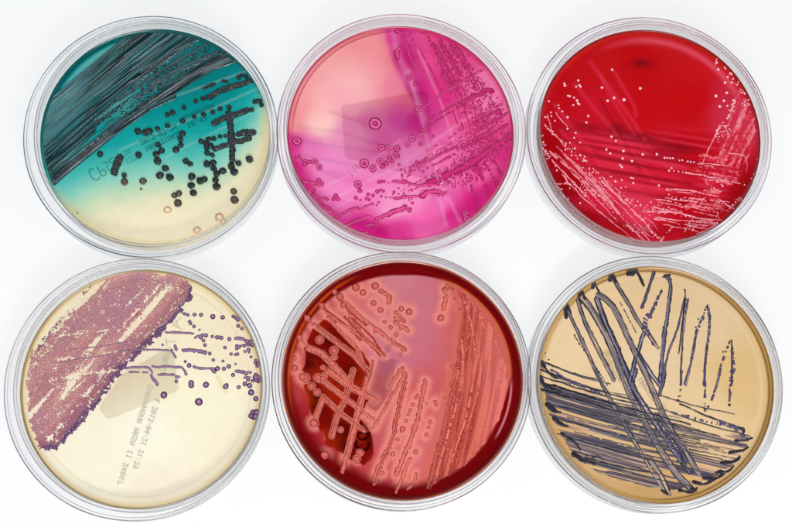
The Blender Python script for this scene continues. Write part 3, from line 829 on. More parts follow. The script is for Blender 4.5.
GM3 = growth_mat('white_growth', .35, .5, .15)
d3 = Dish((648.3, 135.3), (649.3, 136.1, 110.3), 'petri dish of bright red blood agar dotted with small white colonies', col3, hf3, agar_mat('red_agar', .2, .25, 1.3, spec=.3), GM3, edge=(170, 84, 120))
template('white', GM3, dome(.55), lambda t, n: ramp(t, [(0, (250, 224, 230)), (.45, (244, 196, 206)), (.75, (226, 128, 146)), (1, (190, 40, 64))]), .04, .05)
for c, L in (((525, 10, 4.192), [(167,317,8),(164,308,6),(223,296,7),(214,322,6),(228,316,7),(233,322,6),(365,251,7),(322,326,8),(346,381,8),(373,369,8),(415,377,9),(483,329,8),(180,360,6),(188,362,6),(205,368,6),(218,380,8),(222,392,7),(227,396,6),(202,399,6),(265,445,7),(257,472,7),(100,383,6),(140,400,5),(156,426,6),(178,450,7),(143,412,5),(178,498,6),(212,515,6),(85,450,6),(108,430,5),(110,445,5),(125,465,5)]),
             ((525, 125, 4.03), [(348,47,7),(366,64,6),(396,105,7),(328,99,6),(343,115,6),(393,135,7),(383,162,6),(390,170,7),(431,145,7),(474,119,7),(427,213,5),(435,215,5),(436,234,6),(202,30,5),(198,52,5),(181,72,5),(222,71,5),(200,96,5),(239,143,6),(222,122,6),(240,128,5),(163,100,5),(188,122,5),(346,208,5),(364,227,6),(387,253,4),(405,250,4),(390,222,5),(508,310,4),(515,335,4),(222,315,5),(173,298,5),(155,288,5),(128,183,5),(123,165,4)]),
             ((645, 125, 4.03), [(47,118,7),(79,133,6),(90,133,5),(101,134,5),(112,134,5),(138,143,4),(150,142,5),(172,147,5),(184,149,5),(197,150,5),(97,184,6),(107,174,5),(56,244,6),(116,185,4),(135,188,4),(152,190,4),(165,193,5),(88,260,5),(96,280,4),(125,298,4),(145,300,4),(25,310,4)]),
             ((645, 10, 4.192), [(306,250,8),(346,282,7),(335,305,8),(362,305,6),(297,361,9),(342,348,8),(330,381,8),(313,405,8),(345,402,6),(368,290,6),(335,490,5),(320,215,10),(300,222,7),(325,222,7)])):
    for x, y, r in cr(*c)(L): d3.colony(x, y, r * .95, 'white')
random.seed(5)


def sprinkle(dish, pts, n, spread, r0, r1, tp):
    L = [math.dist(a, b) for a, b in zip(pts[:-1], pts[1:])]
    for _ in range(n):
        u = random.random() * sum(L)
        for k, l in enumerate(L):
            if u <= l: break
            u -= l
        f = u / max(L[k], 1e-6); a = pts[k]; b = pts[k + 1]
        x = a[0] + (b[0] - a[0]) * f + random.gauss(0, spread); y = a[1] + (b[1] - a[1]) * f + random.gauss(0, spread)
        dish.colony(x, y, r0 + (r1 - r0) * random.random() ** 1.6, tp)


k_ = cr(525, 125, 4.03)
for pts, n, sp_ in (([(80, 0), (160, 80), (215, 135)], 26, .8), ([(150, 60), (250, 165), (330, 235), (420, 320)], 26, 1.6), ([(72, 45), (75, 90), (98, 130)], 34, 1.2), ([(160, 235), (235, 250), (240, 290)], 20, 2.4), ([(245, 250), (330, 310), (400, 370)], 24, 2.2), ([(130, 240), (165, 300)], 16, 1.4), ([(300, 210), (400, 300), (515, 420)], 26, 1.3), ([(420, 300), (510, 350)], 24, 1.8), ([(410, 400), (470, 440)], 16, 1.5), ([(230, 180), (300, 200)], 10, 2.)):
    sprinkle(d3, k_(pts), n, sp_, .45, .95, 'white')
k_ = cr(645, 10, 4.192)
for pts, n, sp_ in (([(345, 225), (380, 280), (420, 350)], 44, 2.2), ([(380, 370), (345, 460)], 24, .8), ([(330, 470), (300, 524)], 14, 1.2), ([(390, 290), (440, 420)], 30, 2.5)):
    sprinkle(d3, k_(pts), n, sp_, .6, 1.25, 'white')
k_ = cr(645, 125, 4.03)
for pts, n, sp_ in (([(300, 60), (330, 10), (350, 60)], 30, 2.2), ([(90, 255), (200, 268)], 14, .6), ([(0, 340), (130, 360), (250, 385)], 34, 1.), ([(95, 290), (300, 315)], 26, 1.2), ([(60, 470), (110, 410)], 18, .6), ([(150, 430), (180, 410), (200, 430)], 18, 1.), ([(240, 420), (310, 390)], 22, 1.6), ([(330, 340), (385, 295)], 24, 1.2), ([(410, 240), (450, 190), (462, 130)], 24, 1.2), ([(0, 400), (60, 460)], 20, 1.), ([(20, 330), (120, 330)], 16, 2.), ([(220, 265), (340, 240)], 16, 2.)):
    sprinkle(d3, k_(pts), n, sp_, .4, .9, 'white')
S3 = dict(edge=(200, 52, 74), cen=(232, 146, 162), h=.11, rough=.9, grain=1.1, vary=.6, gap=.2, gapf=.6, taper=.4, step=.36)
for c, L in (((525, 125, 4.03), [([(80,0),(120,40),(165,90)],7),([(105,105),(130,135),(165,168)],12),([(150,200),(240,300),(330,370),(440,465)],7),([(310,225),(400,310),(470,380),(515,435)],9),([(120,235),(190,240)],6),([(410,400),(445,430),(490,474)],8),([(440,400),(480,440),(505,474)],6),([(245,262),(300,264)],4),([(200,230),(240,290)],5),([(460,400),(500,430)],4)]),
             ((645, 125, 4.03), [([(303,0),(270,70),(230,155)],8),([(215,155),(280,158),(330,165),(350,150)],6),([(340,112),(395,122),(412,160),(408,190)],5),([(165,190),(270,210),(330,225),(382,238)],8),([(105,258),(180,265),(262,278),(268,252)],7),([(180,292),(270,305),(340,312)],7),([(0,350),(130,352),(220,375),(310,385)],7),([(40,372),(200,390),(280,400)],6),([(250,210),(340,235)],5),([(130,270),(200,275)],4),([(300,300),(370,345),(385,300)],6),([(0,390),(40,440),(70,474)],6),([(210,440),(300,400)],6),([(10,375),(50,420)],5),([(290,345),(300,385)],5),([(380,150),(420,60),(465,10)],5)]),
             ((645, 10, 4.192), [([(303,185),(297,225)],10),([(378,370),(350,460)],7),([(318,480),(298,524)],7),([(440,385),(400,440),(380,500)],8),([(470,430),(430,510)],6)]),
             ((525, 10, 4.192), [([(130,430),(180,495)],7),([(95,440),(110,500),(120,524)],7)])):
    for pts, wd in L: d3.streak(cr(*c)(pts), wd / c[2] * .8, S3)


def lawn3(X, Y):      # thin pink film, combed along the strokes
    z1 = sdpoly(X, Y, [(752, 92), (760, 120), (757, 150), (744, 168), (728, 190), (712, 196), (700, 184), (712, 160), (722, 130), (734, 100)])
    z2 = sdpoly(X, Y, [(700, 152), (742, 156), (742, 180), (722, 196), (730, 206), (712, 228), (680, 234), (700, 218), (672, 214), (650, 210), (690, 200), (672, 192), (704, 186), (690, 172)])
    u = X * .42 - Y * .9; v = X * .9 + Y * .42; u2 = X + .2 * Y; v2 = Y - .2 * X
    n = np.where(z1 > z2, fbm(v * .55, u * .05, 3), fbm(v2 * .55, u2 * .05, 6))
    z = np.maximum(z1, z2)
    f = fbm(X * .5, Y * .5, 8)
    h = .15 * (n - .49) + .09 * (f - .5) + np.where(z1 > z2, .008, -.012)
    h = np.where(z < 5 * vn(X * .15, Y * .3, 2), -.1, h)
    return h, mix(lin((198, 24, 50)), lin((232, 130, 148)), ss(.48, .8, n * .6 + f * .4))


random.seed(21)
for k in range(30):      # fine parallel scratches of growth, lower left and bottom
    f_ = k / 29
    if k < 18:
        x0 = 548 + 60 * f_ * 1.6 + random.uniform(-4, 4); y0 = 150 + 42 * f_ * 1.6 + random.uniform(-10, 10); L_ = random.uniform(28, 75); a_ = math.radians(random.uniform(42, 50))
    else:
        x0 = random.uniform(650, 700); y0 = random.uniform(196, 226); L_ = random.uniform(22, 50); a_ = math.radians(random.uniform(6, 14))
    d3.streak([(x0, y0), (x0 + L_ * .5 * math.cos(a_), y0 + L_ * .5 * math.sin(a_) + random.uniform(-1, 1)), (x0 + L_ * math.cos(a_), y0 + L_ * math.sin(a_))], random.uniform(.8, 1.5), dict(S3, gap=.26, gapf=.6, step=.33), seed=k)
d3.patch('bacterial_lawn', (645, 86, 764, 240), lawn3, .38, kind='stuff', edge=.965, label='thin pale pink film of crowded growth')
d3.flush()
# ================================================================== dish 4: cream agar, mauve growth
def col4(s, X, Y):
    q = s.rad(X, Y)
    c = rbf(X, Y, [(150, 440, (255, 250, 228)), (200, 400, (254, 246, 216)), (240, 340, (250, 236, 204)), (200, 290, (252, 240, 206)), (100, 470, (254, 246, 222)), (60, 330, (250, 236, 206)), (160, 490, (250, 238, 214)), (230, 440, (252, 242, 214)), (100, 340, (250, 230, 204))], 40)
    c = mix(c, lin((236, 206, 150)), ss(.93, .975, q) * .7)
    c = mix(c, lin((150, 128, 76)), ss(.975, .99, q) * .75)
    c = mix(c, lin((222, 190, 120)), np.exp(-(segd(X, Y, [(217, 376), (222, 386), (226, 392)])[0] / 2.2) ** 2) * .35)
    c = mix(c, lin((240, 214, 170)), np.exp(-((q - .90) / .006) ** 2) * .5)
    return c * .93


def hf4(X, Y): return -.06 * np.exp(-((np.hypot(X - 142, Y - 387.4) - 109) / 1.2) ** 2)


GM4 = growth_mat('purple_growth', .42, .4, .2)
d4 = Dish((138.2, 387.7), (142.2, 387.4, 120.4), 'petri dish of cream agar half covered by mauve growth, with purple colonies', col4, hf4, agar_mat('cream_agar', .18, .52, 1), GM4, edge=(176, 158, 166))
template('purple', GM4, lambda t: .26 * np.sqrt(np.clip(1 - t ** 3, 0, 1)), lambda t, n: ramp(t, [(0, (168, 138, 176)), (.4, (140, 104, 146)), (.62, (84, 40, 84)), (.85, (52, 14, 50)), (1, (66, 24, 58))]), .04, .05)
PL4 = [(31, 428), (26, 386), (31, 350), (38.5, 345), (50, 330), (69.5, 306), (82, 293.7), (90, 284.6), (96, 276), (120, 268), (146, 263), (156, 270), (164, 278), (172, 271), (186, 277), (195, 289), (190, 300), (180, 313), (167, 328), (153, 341), (141, 352), (118, 375.6), (99, 402), (78.5, 428), (57.6, 449), (44.5, 452), (38, 446)]
EDG = [(195, 289), (190, 300), (180, 313), (167, 328), (153, 341), (141, 352), (118, 375.6), (99, 402), (78.5, 428), (57.6, 449), (44.5, 452)]
EDG2 = [(36, 350), (50, 330), (69.5, 306), (82, 293.7), (90, 284.6)]


def lawn4(X, Y):
    u = X * .67 - Y * .742; v = X * .742 + Y * .67
    z = sdpoly(X, Y, PL4)
    e1 = segd(X, Y, EDG)[0]; e2 = segd(X, Y, EDG2)[0]
    st = fbm(v * .11, u * .013, 3, 2); st2 = vn(v * .3, u * .03, 9); bl = vn(X * .12, Y * .12, 12)
    den = 1.26 - .32 * ss(.35, .75, fbm(X * .22, Y * .22, 41)) - 1.1 * ss(.60, .82, st) - .42 * ss(.6, .9, st2) - .12 * bl
    den = np.where(e1 < 20, np.maximum(den, .86 - .2 * ss(.5, .8, vn(v * .5, u * .05, 77))), den)
    den = np.where(e1 < 4.5 + 6 * (vn(X * .25, Y * .25, 51) - .5), 1.2, den); den = den - ss(10, 4, e2) * ss(0, 4, e2) * .9 * vn(X * .1, Y * .1, 3)
    for pts, wd in (([(60, 336), (110, 330), (150, 326)], 1.3), ([(45, 362), (90, 354), (142, 349)], 1.3), ([(40, 382), (90, 373), (118, 370)], 1.4), ([(45, 418), (100, 352), (130, 318), (160, 285)], 1.7), ([(48, 440), (88, 392), (104, 372)], 1.8), ([(62, 400), (84, 380)], 1.5)):
        den = den - .8 * np.exp(-(segd(X, Y, pts)[0] / wd) ** 2) * ss(.25, .6, vn(X * .15, Y * .15, 17))
    edgez = ss(10, 6, e1)
    sc_ = 1.15
    c1, r1 = cells(X / sc_, Y / sc_, 4); c2, r2 = cells(X / 1.6 + .3, Y / 1.6, 14)
    c = np.where(edgez > .5, c2, c1); r = np.where(edgez > .5, r2, r1)
    h = (.16 + .1 * edgez) * (1 - c * c * 1.9) - .02
    h = np.where(r > den, -.1, h)
    h = np.where(den > .98, np.maximum(h, .012), h)
    ragged = 5.0 * (vn(X * .28, Y * .28, 5) - .35) + 2.5 * (vn(X * .8, Y * .8, 6) - .5)
    h = np.where(z < ragged, -.1, h)
    c0 = mix(lin((166, 116, 124)), lin((200, 148, 140)), np.clip(vn(v * .09, u * .02, 22) * 1.2 + (r - .5) * .9 - .1, 0, 1))
    c0 = mix(c0, lin((164, 122, 140)), ss(.5, .8, vn(v * .07, u * .02, 25)) * .6)
    c0 = mix(c0, lin((134, 66, 80)), ss(.36, .6, c) * .8)
    c0 = mix(c0, lin((150, 58, 64)), .7 * np.exp(-(np.hypot((X - 137) / 5, (Y - 314) / 3)) ** 2))
    edgez = np.maximum(edgez, 0); pe = np.maximum(ss(8, 4, e1 + 5 * (bl - .5)), ss(4, 1, e2) * .8)
    pu = mix(lin((122, 88, 128)), lin((66, 26, 66)), ss(.22, .5, c))
    c0 = mix(c0, pu, pe)
    c0 = mix(c0, lin((120, 56, 84)), ss(22, 10, e1) * (1 - pe) * .5)
    return h, c0


d4.patch('bacterial_lawn', (24, 260, 200, 456), lawn4, .36, kind='stuff', edge=.985, label='mauve mat of crowded tiny colonies with a purple edge')
for c, L in (((135, 255, 3.879), [(231,231,8),(256,232,8),(302,239,10),(340,242,9),(382,238,8),(392,243,8),(400,250,9),(412,255,9),(400,275,8),(415,285,7),(212,258,7),(216,266,7),(229,277,7),(250,290,5),(205,232,7),(192,228,7),(300,316,7),(318,319,8),(327,319,8),(335,321,8),(366,326,8),(271,349,7),(349,359,7),(395,363,7),(403,356,8),(425,351,8),(398,384,7),(390,386,6),(373,384,7),(450,395,6),(426,374,6),(440,367,8),(304,407,7),(390,423,5),(380,465,8),(345,441,8),(364,432,9),(320,440,10),(426,500,9),(456,488,7),(275,503,12),(352,510,11),(218,495,11),(218,506,11),(160,490,7),(195,413,6),(210,428,9),(290,382,7),(271,378,9),(107,348,5),
                                   (435,335,9),(447,340,9),(455,350,9),(442,345,9),(450,332,6),(470,410,8),(478,420,8),(475,430,8),(466,418,6),(470,465,9),(480,475,9),(485,485,9),(478,490,8),(470,485,8),(303,445,9),(308,452,8),(395,352,7),(442,376,6),(266,332,7),(255,318,9),(262,310,7),(275,312,8)]),
             ((0, 250, 1.911), [(313,277,6.5),(380,290,7.5),(366,257,6),(397,257,6),(433,258,4),(456,262,4),(492,240,6),(497,248,6),(489,243,6),(485,250,4),(480,272,6),(484,310,5.5),(480,317,5.5),(488,318,6),(490,310,6),(484,321,4),(489,284,5),(474,248,4),(463,233,4),(470,236,4),(456,232,4),(477,259,5),(426,212,3)]),
             ):
    for x, y, r in cr(*c)(L): d4.colony(x, y, r, 'purple')
S4 = dict(edge=(62, 18, 60), cen=(140, 104, 146), h=.2, rough=.3, grain=1.6, vary=.15, bead=2.6, e0=.4, e1=.8, step=.36)
for c, L in (((135, 255, 3.879), [([(120,298),(165,300),(225,307)],8),([(235,318),(250,312),(280,308)],10),([(258,322),(266,336)],8),([(188,370),(225,371),(262,374)],13),([(390,323),(425,330)],12),([(413,352),(440,350)],8),([(-60,372),(0,367),(130,370)],7),([(143,368),(160,396)],9),([(155,352),(160,366)],11),([(68,432),(120,432),(165,434),(185,442),(200,462)],9),([(228,434),(260,438),(310,438)],11),([(-40,440),(0,434),(50,436),(68,455)],8),([(-20,455),(15,455)],7),([(30,456),(48,456)],8),([(62,468),(76,486),(86,502)],13),([(92,462),(120,464),(150,466)],10),([(160,474),(172,472)],10),([(392,450),(420,453),(450,455)],10),([(425,475),(448,473)],9),([(-250,365),(-130,352),(0,330)],3),([(-290,415),(-200,400),(-100,388)],3)]),):
    for pts, wd in L: d4.streak(cr(*c)(pts), wd / c[2], S4)
d4.flush()
sticker(d4, [(122, 374), (172, 345), (180, 390), (108, 420), (98, 408)], (232, 227, 214), 5)
INK4 = plain('brown_print', (14, 10, 6), .6)
dots_text(d4, 'CHROMAGAR MRSA II 24867', 153, 386, -.30, .95, 5.2, 4.55, INK4)
dots_text(d4, '& 2013-04-21 21:39', 157, 402, -.30, .95, 5.2, 4.2, INK4) if False else dots_text(d4, '& 2013-04-21 21:39', 160, 400, -.31, .95, 5.2, 4.1, INK4)
dots_text(d4, 'MRSA', 162, 370, .2, -1, 5, 5.4, INK4, zt=1.04 * MM)
dots_text(d4, 'LOT', 168, 350, -.1, 1, 5.5, 6.5, INK4, zt=1.05 * MM)
pen_stroke(d4, 'printed_symbol', [[(173, 325), (181, 318)], [(173, 325), (182, 329)], [(176, 320), (178, 327)], [(166, 342), (177, 341)], [(166, 338), (167, 346)]], .9, INK4, zt=1.06 * MM)

# ================================================================== dish 5: deep red agar, haemolysed pink
ST5 = [((270, 250, 3.881), [([(290,200),(350,255),(420,310),(512,382)],13),([(310,262),(370,340),(440,410)],10),([(220,240),(300,300),(360,345),(432,402)],11),([(225,260),(290,330),(340,380),(360,440)],11),([(170,290),(250,350),(330,410),(380,470)],15),([(150,380),(200,400),(250,450),(310,520)],18),([(108,345),(150,375),(190,390)],9),([(400,430),(392,480),(375,520)],13),([(510,460),(490,490),(470,524)],13),([(440,168),(462,180),(460,205)],18),([(190,205),(225,245)],10),([(135,255),(170,290)],9)]),
       ((270, 370, 3.607), [([(210,0),(290,60),(380,108)],18),([(190,95),(260,160),(340,218)],12),([(180,30),(270,100),(372,176)],13),([(192,100),(172,150),(158,190)],14),([(300,0),(270,110),(240,170),(222,238)],15),([(350,30),(300,220),(262,365)],17),([(485,18),(430,110),(375,205)],11),([(490,20),(460,160),(440,250),(395,350),(375,412)],18),([(504,320),(480,380),(455,440)],14)]),
       ((395, 370, 3.607), [([(110,40),(85,160),(55,250),(5,375)],17),([(222,35),(190,130),(170,230),(140,340),(118,425)],10),([(75,375),(70,400),(45,430)],12),([(230,0),(222,30)],10)]),
       ((395, 250, 3.881), [([(190,150),(222,152)],16),([(200,140),(192,165)],14),([(202,180),(195,200),(190,228)],19),([(268,180),(262,280),(250,350),(246,432)],9),([(235,470),(215,524)],10),([(0,282),(25,292),(52,312)],15),([(0,360),(38,386)],15)])]
CO5 = [((270, 250, 3.881), [(333,145,15),(361,165,13),(408,140,15),(431,160,11),(402,206,12),(429,233,12),(445,279,8),(490,243,10),(510,228,11),(504,258,8),(484,262,7),(272,182,14),(250,162,12),(284,215,11),(200,215,12),(145,265,14),(115,340,13),(95,420,9),(96,458,13),(126,492,14),(138,505,11),(193,348,13),(248,390,14),(468,300,9),(490,330,8),(509,302,9),(310,250,7),(312,270,9),(376,282,8),(410,315,8),(440,330,7),(225,465,8),(250,415,9),(185,495,13),(205,500,11),(245,450,7),(205,455,6)]),
       ((270, 370, 3.607), [(128,28,13),(150,58,11),(170,80,10),(178,30,12),(197,307,15),(313,320,11),(325,297,11),(255,215,8),(404,372,9),(443,303,9),(158,192,15),(485,14,10),(195,22,10)]),
       ((395, 370, 3.607), [(100,62,8),(82,92,7),(75,100,7),(65,125,7),(55,145,7),(48,160,6),(40,183,7),(28,212,10),(25,218,8),(10,250,7),(75,295,9),(127,188,8),(121,207,7),(114,233,8),(145,115,7),(148,125,7),(114,120,5),(180,100,6),(178,290,5),(165,310,5),(190,285,6),(184,310,4)]),
       ((395, 250, 3.881), [(178,264,14),(250,230,6),(222,453,7),(235,465,7),(55,240,13),(27,228,12),(30,272,9),(8,240,9),(20,258,8),(12,275,7),(35,275,8),(232,190,6)])]
ST5P = [(cr(*c)(p), w_ / c[2]) for c, L in ST5 for p, w_ in L]
CO5P = [a for c, L in CO5 for a in cr(*c)(L)]
DK5 = [(324, 319), (316, 324), (310.6, 331), (307, 341), (304, 347), (306, 356), (303, 369), (302, 382), (305.5, 393), (308, 408), (314, 421), (320, 430), (326, 438), (324, 444), (336, 450), (348.5, 458.5), (356, 463), (364, 465), (372.5, 458.5), (374, 447), (373.6, 441), (371, 432), (367, 427), (360, 418), (368, 400), (369, 385), (371, 366), (362, 350), (350, 340), (341.6, 331), (334, 322)]


def col5(s, X, Y):
    q = s.rad(X, Y)
    w1 = 3 * (fbm(X * .08, Y * .08, 3) - .5)
    d = np.full(X.shape, 1e9)
    for p, wd in ST5P: d = np.minimum(d, segd(X, Y, p)[0] - wd / 2)
    for x, y, r in CO5P: d = np.minimum(d, np.hypot(X - x, Y - y) - r)
    pink = rbf(X, Y, [(420, 300, (214, 128, 148)), (400, 275, (220, 138, 152)), (400, 340, (212, 124, 146)), (320, 300, (208, 96, 98)), (350, 285, (220, 118, 122)), (430, 400, (214, 102, 108)), (420, 450, (220, 118, 128)), (400, 480, (200, 78, 88)), (480, 400, (214, 100, 100)), (470, 330, (216, 108, 110)), (300, 360, (212, 92, 96)), (330, 460, (184, 50, 62)), (300, 420, (170, 34, 46)), (290, 385, (190, 60, 64)), (286, 350, (196, 74, 74)), (450, 300, (216, 110, 120))], 24)
    c = mix(pink, lin((250, 158, 144)), ss(8, 0, d + w1) * .8)
    lw = sdpoly(X, Y, LW5); c = mix(c, lin((218, 108, 96)), ss(-12, -1, lw) * .85)
    # cleared dark red area
    dk = sdpoly(X, Y, DK5) + 2.0 * (vn(X * .3, Y * .3, 4) - .5)
    dc = mix(lin((176, 34, 8)), lin((140, 12, 6)), ss(.3, .7, vn(X * .08, Y * .08, 6)))
    for x, y, r in ((309, 363, 9), (342, 430, 9), (318, 396, 6), (346, 446, 9), (352, 372, 8), (330, 340, 7), (369, 440, 7), (316, 408, 7)): dc = mix(dc, lin((76, 2, 4)), .85 * np.exp(-(np.hypot(X - x, Y - y) / r) ** 2))
    dc = mix(dc, lin((214, 70, 30)), .6 * np.exp(-(np.hypot((X - 306) / 4, (Y - 400) / 12)) ** 2))
    dc = mix(dc, lin((236, 150, 130)), ss(1.6, .4, d) * .8)
    c = mix(c, dc, ss(-.6, .9, dk)); s.clar = ss(0, 2, dk) * ss(.4, 1.6, d)
    # narrow torn slits along the upper strokes
    for p in ([(338, 298), (350, 312), (366, 325)], [(345, 317), (362, 336), (380, 355)], [(328, 312), (345, 324), (360, 340)], [(352, 318), (372, 337), (384, 356)], [(362, 360), (366, 372), (362, 388)], [(324, 308), (334, 318), (336, 322)]):
        c = mix(c, lin((170, 40, 24)), .85 * ss(1.8, .8, segd(X, Y, p)[0] + 1.2 * (vn(X * .4, Y * .4, 7) - .5)))
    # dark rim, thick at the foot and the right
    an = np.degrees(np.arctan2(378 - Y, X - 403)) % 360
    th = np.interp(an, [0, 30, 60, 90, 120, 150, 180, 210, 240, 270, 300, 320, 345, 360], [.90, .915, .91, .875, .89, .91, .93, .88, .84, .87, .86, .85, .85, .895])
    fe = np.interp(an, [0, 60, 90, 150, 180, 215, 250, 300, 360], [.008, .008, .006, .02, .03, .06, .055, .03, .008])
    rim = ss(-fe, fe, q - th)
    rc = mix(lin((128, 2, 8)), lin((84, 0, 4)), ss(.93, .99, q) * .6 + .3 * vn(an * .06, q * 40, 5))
    rc = mix(rc, lin((226, 92, 20)), .8 * np.exp(-((q - .945) / .010) ** 2) * ss(110, 130, an) * ss(205, 175, an))  # orange highlight painted on the left of the rim
    rc = mix(rc, lin((232, 120, 40)), .8 * np.exp(-((q - th - .005) / .008) ** 2) * ss(-10, 15, an) * ss(75, 60, an))  # orange highlight painted on the upper right of the rim
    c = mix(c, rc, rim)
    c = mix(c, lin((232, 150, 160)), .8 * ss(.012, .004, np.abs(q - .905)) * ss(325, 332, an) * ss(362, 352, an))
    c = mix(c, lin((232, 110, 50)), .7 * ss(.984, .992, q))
    return c * np.array([.82, .70, .68])


LW5 = [(452, 282), (462, 291), (478, 306), (492, 324), (502, 345), (508, 370), (508, 395), (500, 420), (488, 440), (470, 462), (452, 474), (430, 490), (424, 482), (432, 456), (444, 420), (448, 392), (456, 360), (460, 330), (461, 305), (456, 290)]


def hf5(X, Y):
    d = np.full(X.shape, 1e9)
    dk = sdpoly(X, Y, DK5)
    return -.12 * ss(-1, 1.5, dk) + .05 * np.exp(-(dk / 1.6) ** 2)


GM5 = growth_mat('rosy_growth', .28, .5, .25)
d5 = Dish((400.2, 380.6), (402.9, 378.6, 119.8), 'petri dish of deep red blood agar bleached pink around its salmon zigzag streaks', col5, hf5, agar_mat('deep_red_agar', .16, .42, .9), GM5, edge=(122, 56, 60))
template('rosy', GM5, lambda t: .26 * np.sqrt(np.clip(1 - t ** 4, 0, 1)) - .08 * np.exp(-(t / .25) ** 2) + .05 * np.exp(-((t - .8) / .12) ** 2), lambda t, n: ramp(t, [(0, (228, 136, 126)), (.25, (176, 66, 64)), (.4, (198, 94, 88)), (.7, (184, 70, 66)), (.86, (108, 14, 18)), (1, (130, 30, 30))]), .06, .05)
for x, y, r in CO5P: d5.colony(x, y, r, 'rosy')
S5 = dict(speck=.8, edge=(112, 20, 22), cen=(200, 98, 88), h=.24, rough=.45, grain=1.5, vary=.2, bead=2.2, e0=.5, e1=.9, step=.36)
S5l = dict(S5, line=.1)
for k, (p, wd) in enumerate(ST5P): d5.streak(p, wd, S5l if k % 3 == 1 else S5)


def lawn5(X, Y):
    z = sdpoly(X, Y, LW5)
    # coordinates that follow the slightly bowed strokes
    v = X - (Y - 380) ** 2 * .0006 * -1 + .16 * (Y - 380); u = Y
    n = fbm(v * .30, u * .012, 3, 3); n2 = vn(v * .9, u * .03, 5); f = vn(X * .9, Y * .9, 6)
    c, r = cells(v / 1.2, u / 1.7, 3)
    left = ss(14, 4, X - np.interp(Y, [282, 330, 392, 440, 490], [452, 461, 448, 438, 424]))
    h = .05 + .18 * (n - .45) + .13 * (n2 - .5) + .10 * (f - .5)
    h = h + left * (.09 * ss(.5, .2, c) - .06)
    h = np.where(z < 3 * vn(X * .2, Y * .2, 3), -.1, h)
    k = mix(lin((128, 32, 28)), lin((198, 98, 82)), np.clip(ss(.38, .66, n) * .7 + n2 * .3, 0, 1))
    k = mix(k, lin((150, 40, 38)), left * ss(.2, .5, c) * .75)
    k = mix(k, lin((128, 26, 26)), ss(.42, .62, c) * (r > .35) * .5 * ss(500, 470, X))
    k = mix(k, lin((150, 34, 34)), ss(.60, .75, vn(v * .55, u * .012, 81)) * .6)
    k = mix(k, lin((222, 120, 118)), ss(470, 500, X) * .4)
    return h, k


d5.patch('bacterial_lawn', (420, 276, 514, 494), lawn5, .38, kind='stuff', label='salmon coloured mat of parallel strokes')
for p, wd in (([(470, 300), (486, 330), (490, 370)], 1.6), ([(480, 312), (498, 350), (500, 390)], 1.4), ([(464, 300), (474, 340), (470, 400), (452, 460)], 2.2), ([(462, 340), (462, 380), (446, 440), (436, 476)], 2.4), ([(476, 330), (480, 380), (466, 430)], 1.4)):
    d5.streak(p, wd, dict(S5, h=.12, edge=(140, 40, 36), cen=(214, 116, 100), gap=.3, gapf=.4))
d5.flush()
GRAY5 = plain('grey_print', (24, 20, 34), .6)
INKB = plain('black_marker', (8, 6, 8), .4)
sticker(d5, [(377, 362), (396, 358), (392, 392), (376, 412), (366, 402)], (150, 120, 170), 5)
dots_text(d5, 'BIOMERIEUX', 378, 362, .55, -1, 5.2, 3.9, GRAY5, zt=1.04 * MM, dot=.8)
dots_text(d5, '2013 04', 388, 372, .55, -1, 5.2, 3.9, GRAY5, zt=1.05 * MM, dot=.8)
q = lambda L: [(345 + x / 10.48, 405 + y / 10.48) for x, y in L]
o_co = pen_stroke(d5, 'handwriting', [q([(130, 380), (112, 400), (130, 440), (180, 468), (225, 466), (245, 430), (250, 400)]), q([(165, 285), (138, 305), (145, 345), (190, 360), (240, 330), (262, 285), (230, 300), (165, 285)]),
                               q([(205, 185), (175, 190), (165, 220), (185, 240), (230, 250)]), q([(205, 185), (225, 215), (250, 255), (285, 235)])], 2.5, INKB, zt=1.07 * MM)

# ================================================================== dish 6: tan agar, black streaks
def col6(s, X, Y):
    q = s.rad(X, Y)
    c = rbf(X, Y, [(640, 380, (238, 204, 156)), (700, 320, (232, 196, 144)), (740, 380, (226, 184, 120)), (600, 300, (238, 200, 146)), (560, 340, (240, 204, 152)), (600, 440, (226, 182, 124)), (660, 480, (216, 166, 100)), (700, 410, (236, 198, 144)), (560, 440, (222, 172, 106)), (650, 290, (234, 194, 140))], 30)
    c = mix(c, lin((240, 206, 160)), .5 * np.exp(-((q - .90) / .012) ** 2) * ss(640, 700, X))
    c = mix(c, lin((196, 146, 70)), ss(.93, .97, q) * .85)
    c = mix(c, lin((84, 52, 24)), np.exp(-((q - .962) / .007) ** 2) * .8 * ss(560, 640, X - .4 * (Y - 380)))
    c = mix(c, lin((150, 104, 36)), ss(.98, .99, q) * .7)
    return c * np.array([.88, .92, 1.02])


def hf6(X, Y):
    return -.08 * np.exp(-((np.hypot(X - 655.7, Y - 383) - 106) / 1.4) ** 2)


GM6 = growth_mat('black_growth', .3, .5, .4)
d6 = Dish((653.8, 382.7), (655.7, 383.1, 117.3), 'petri dish of tan agar with blue-black zigzag and crossing brush-like streaks', col6, hf6, agar_mat('tan_agar', .18, .45, .8), GM6, edge=(150, 132, 128))
template('ink', GM6, dome(.5), lambda t, n: ramp(t, [(0, (44, 38, 60)), (1, (20, 16, 28))]), .1, .1)
PF6 = [(541, 362), (560, 364), (590, 372), (625, 384), (660, 400), (700, 412), (735, 420), (752, 434), (745, 452), (734, 466), (716, 478), (694, 486), (668, 492), (640, 487), (612, 478), (590, 470), (574, 456), (556, 430), (546, 408), (542, 390)]


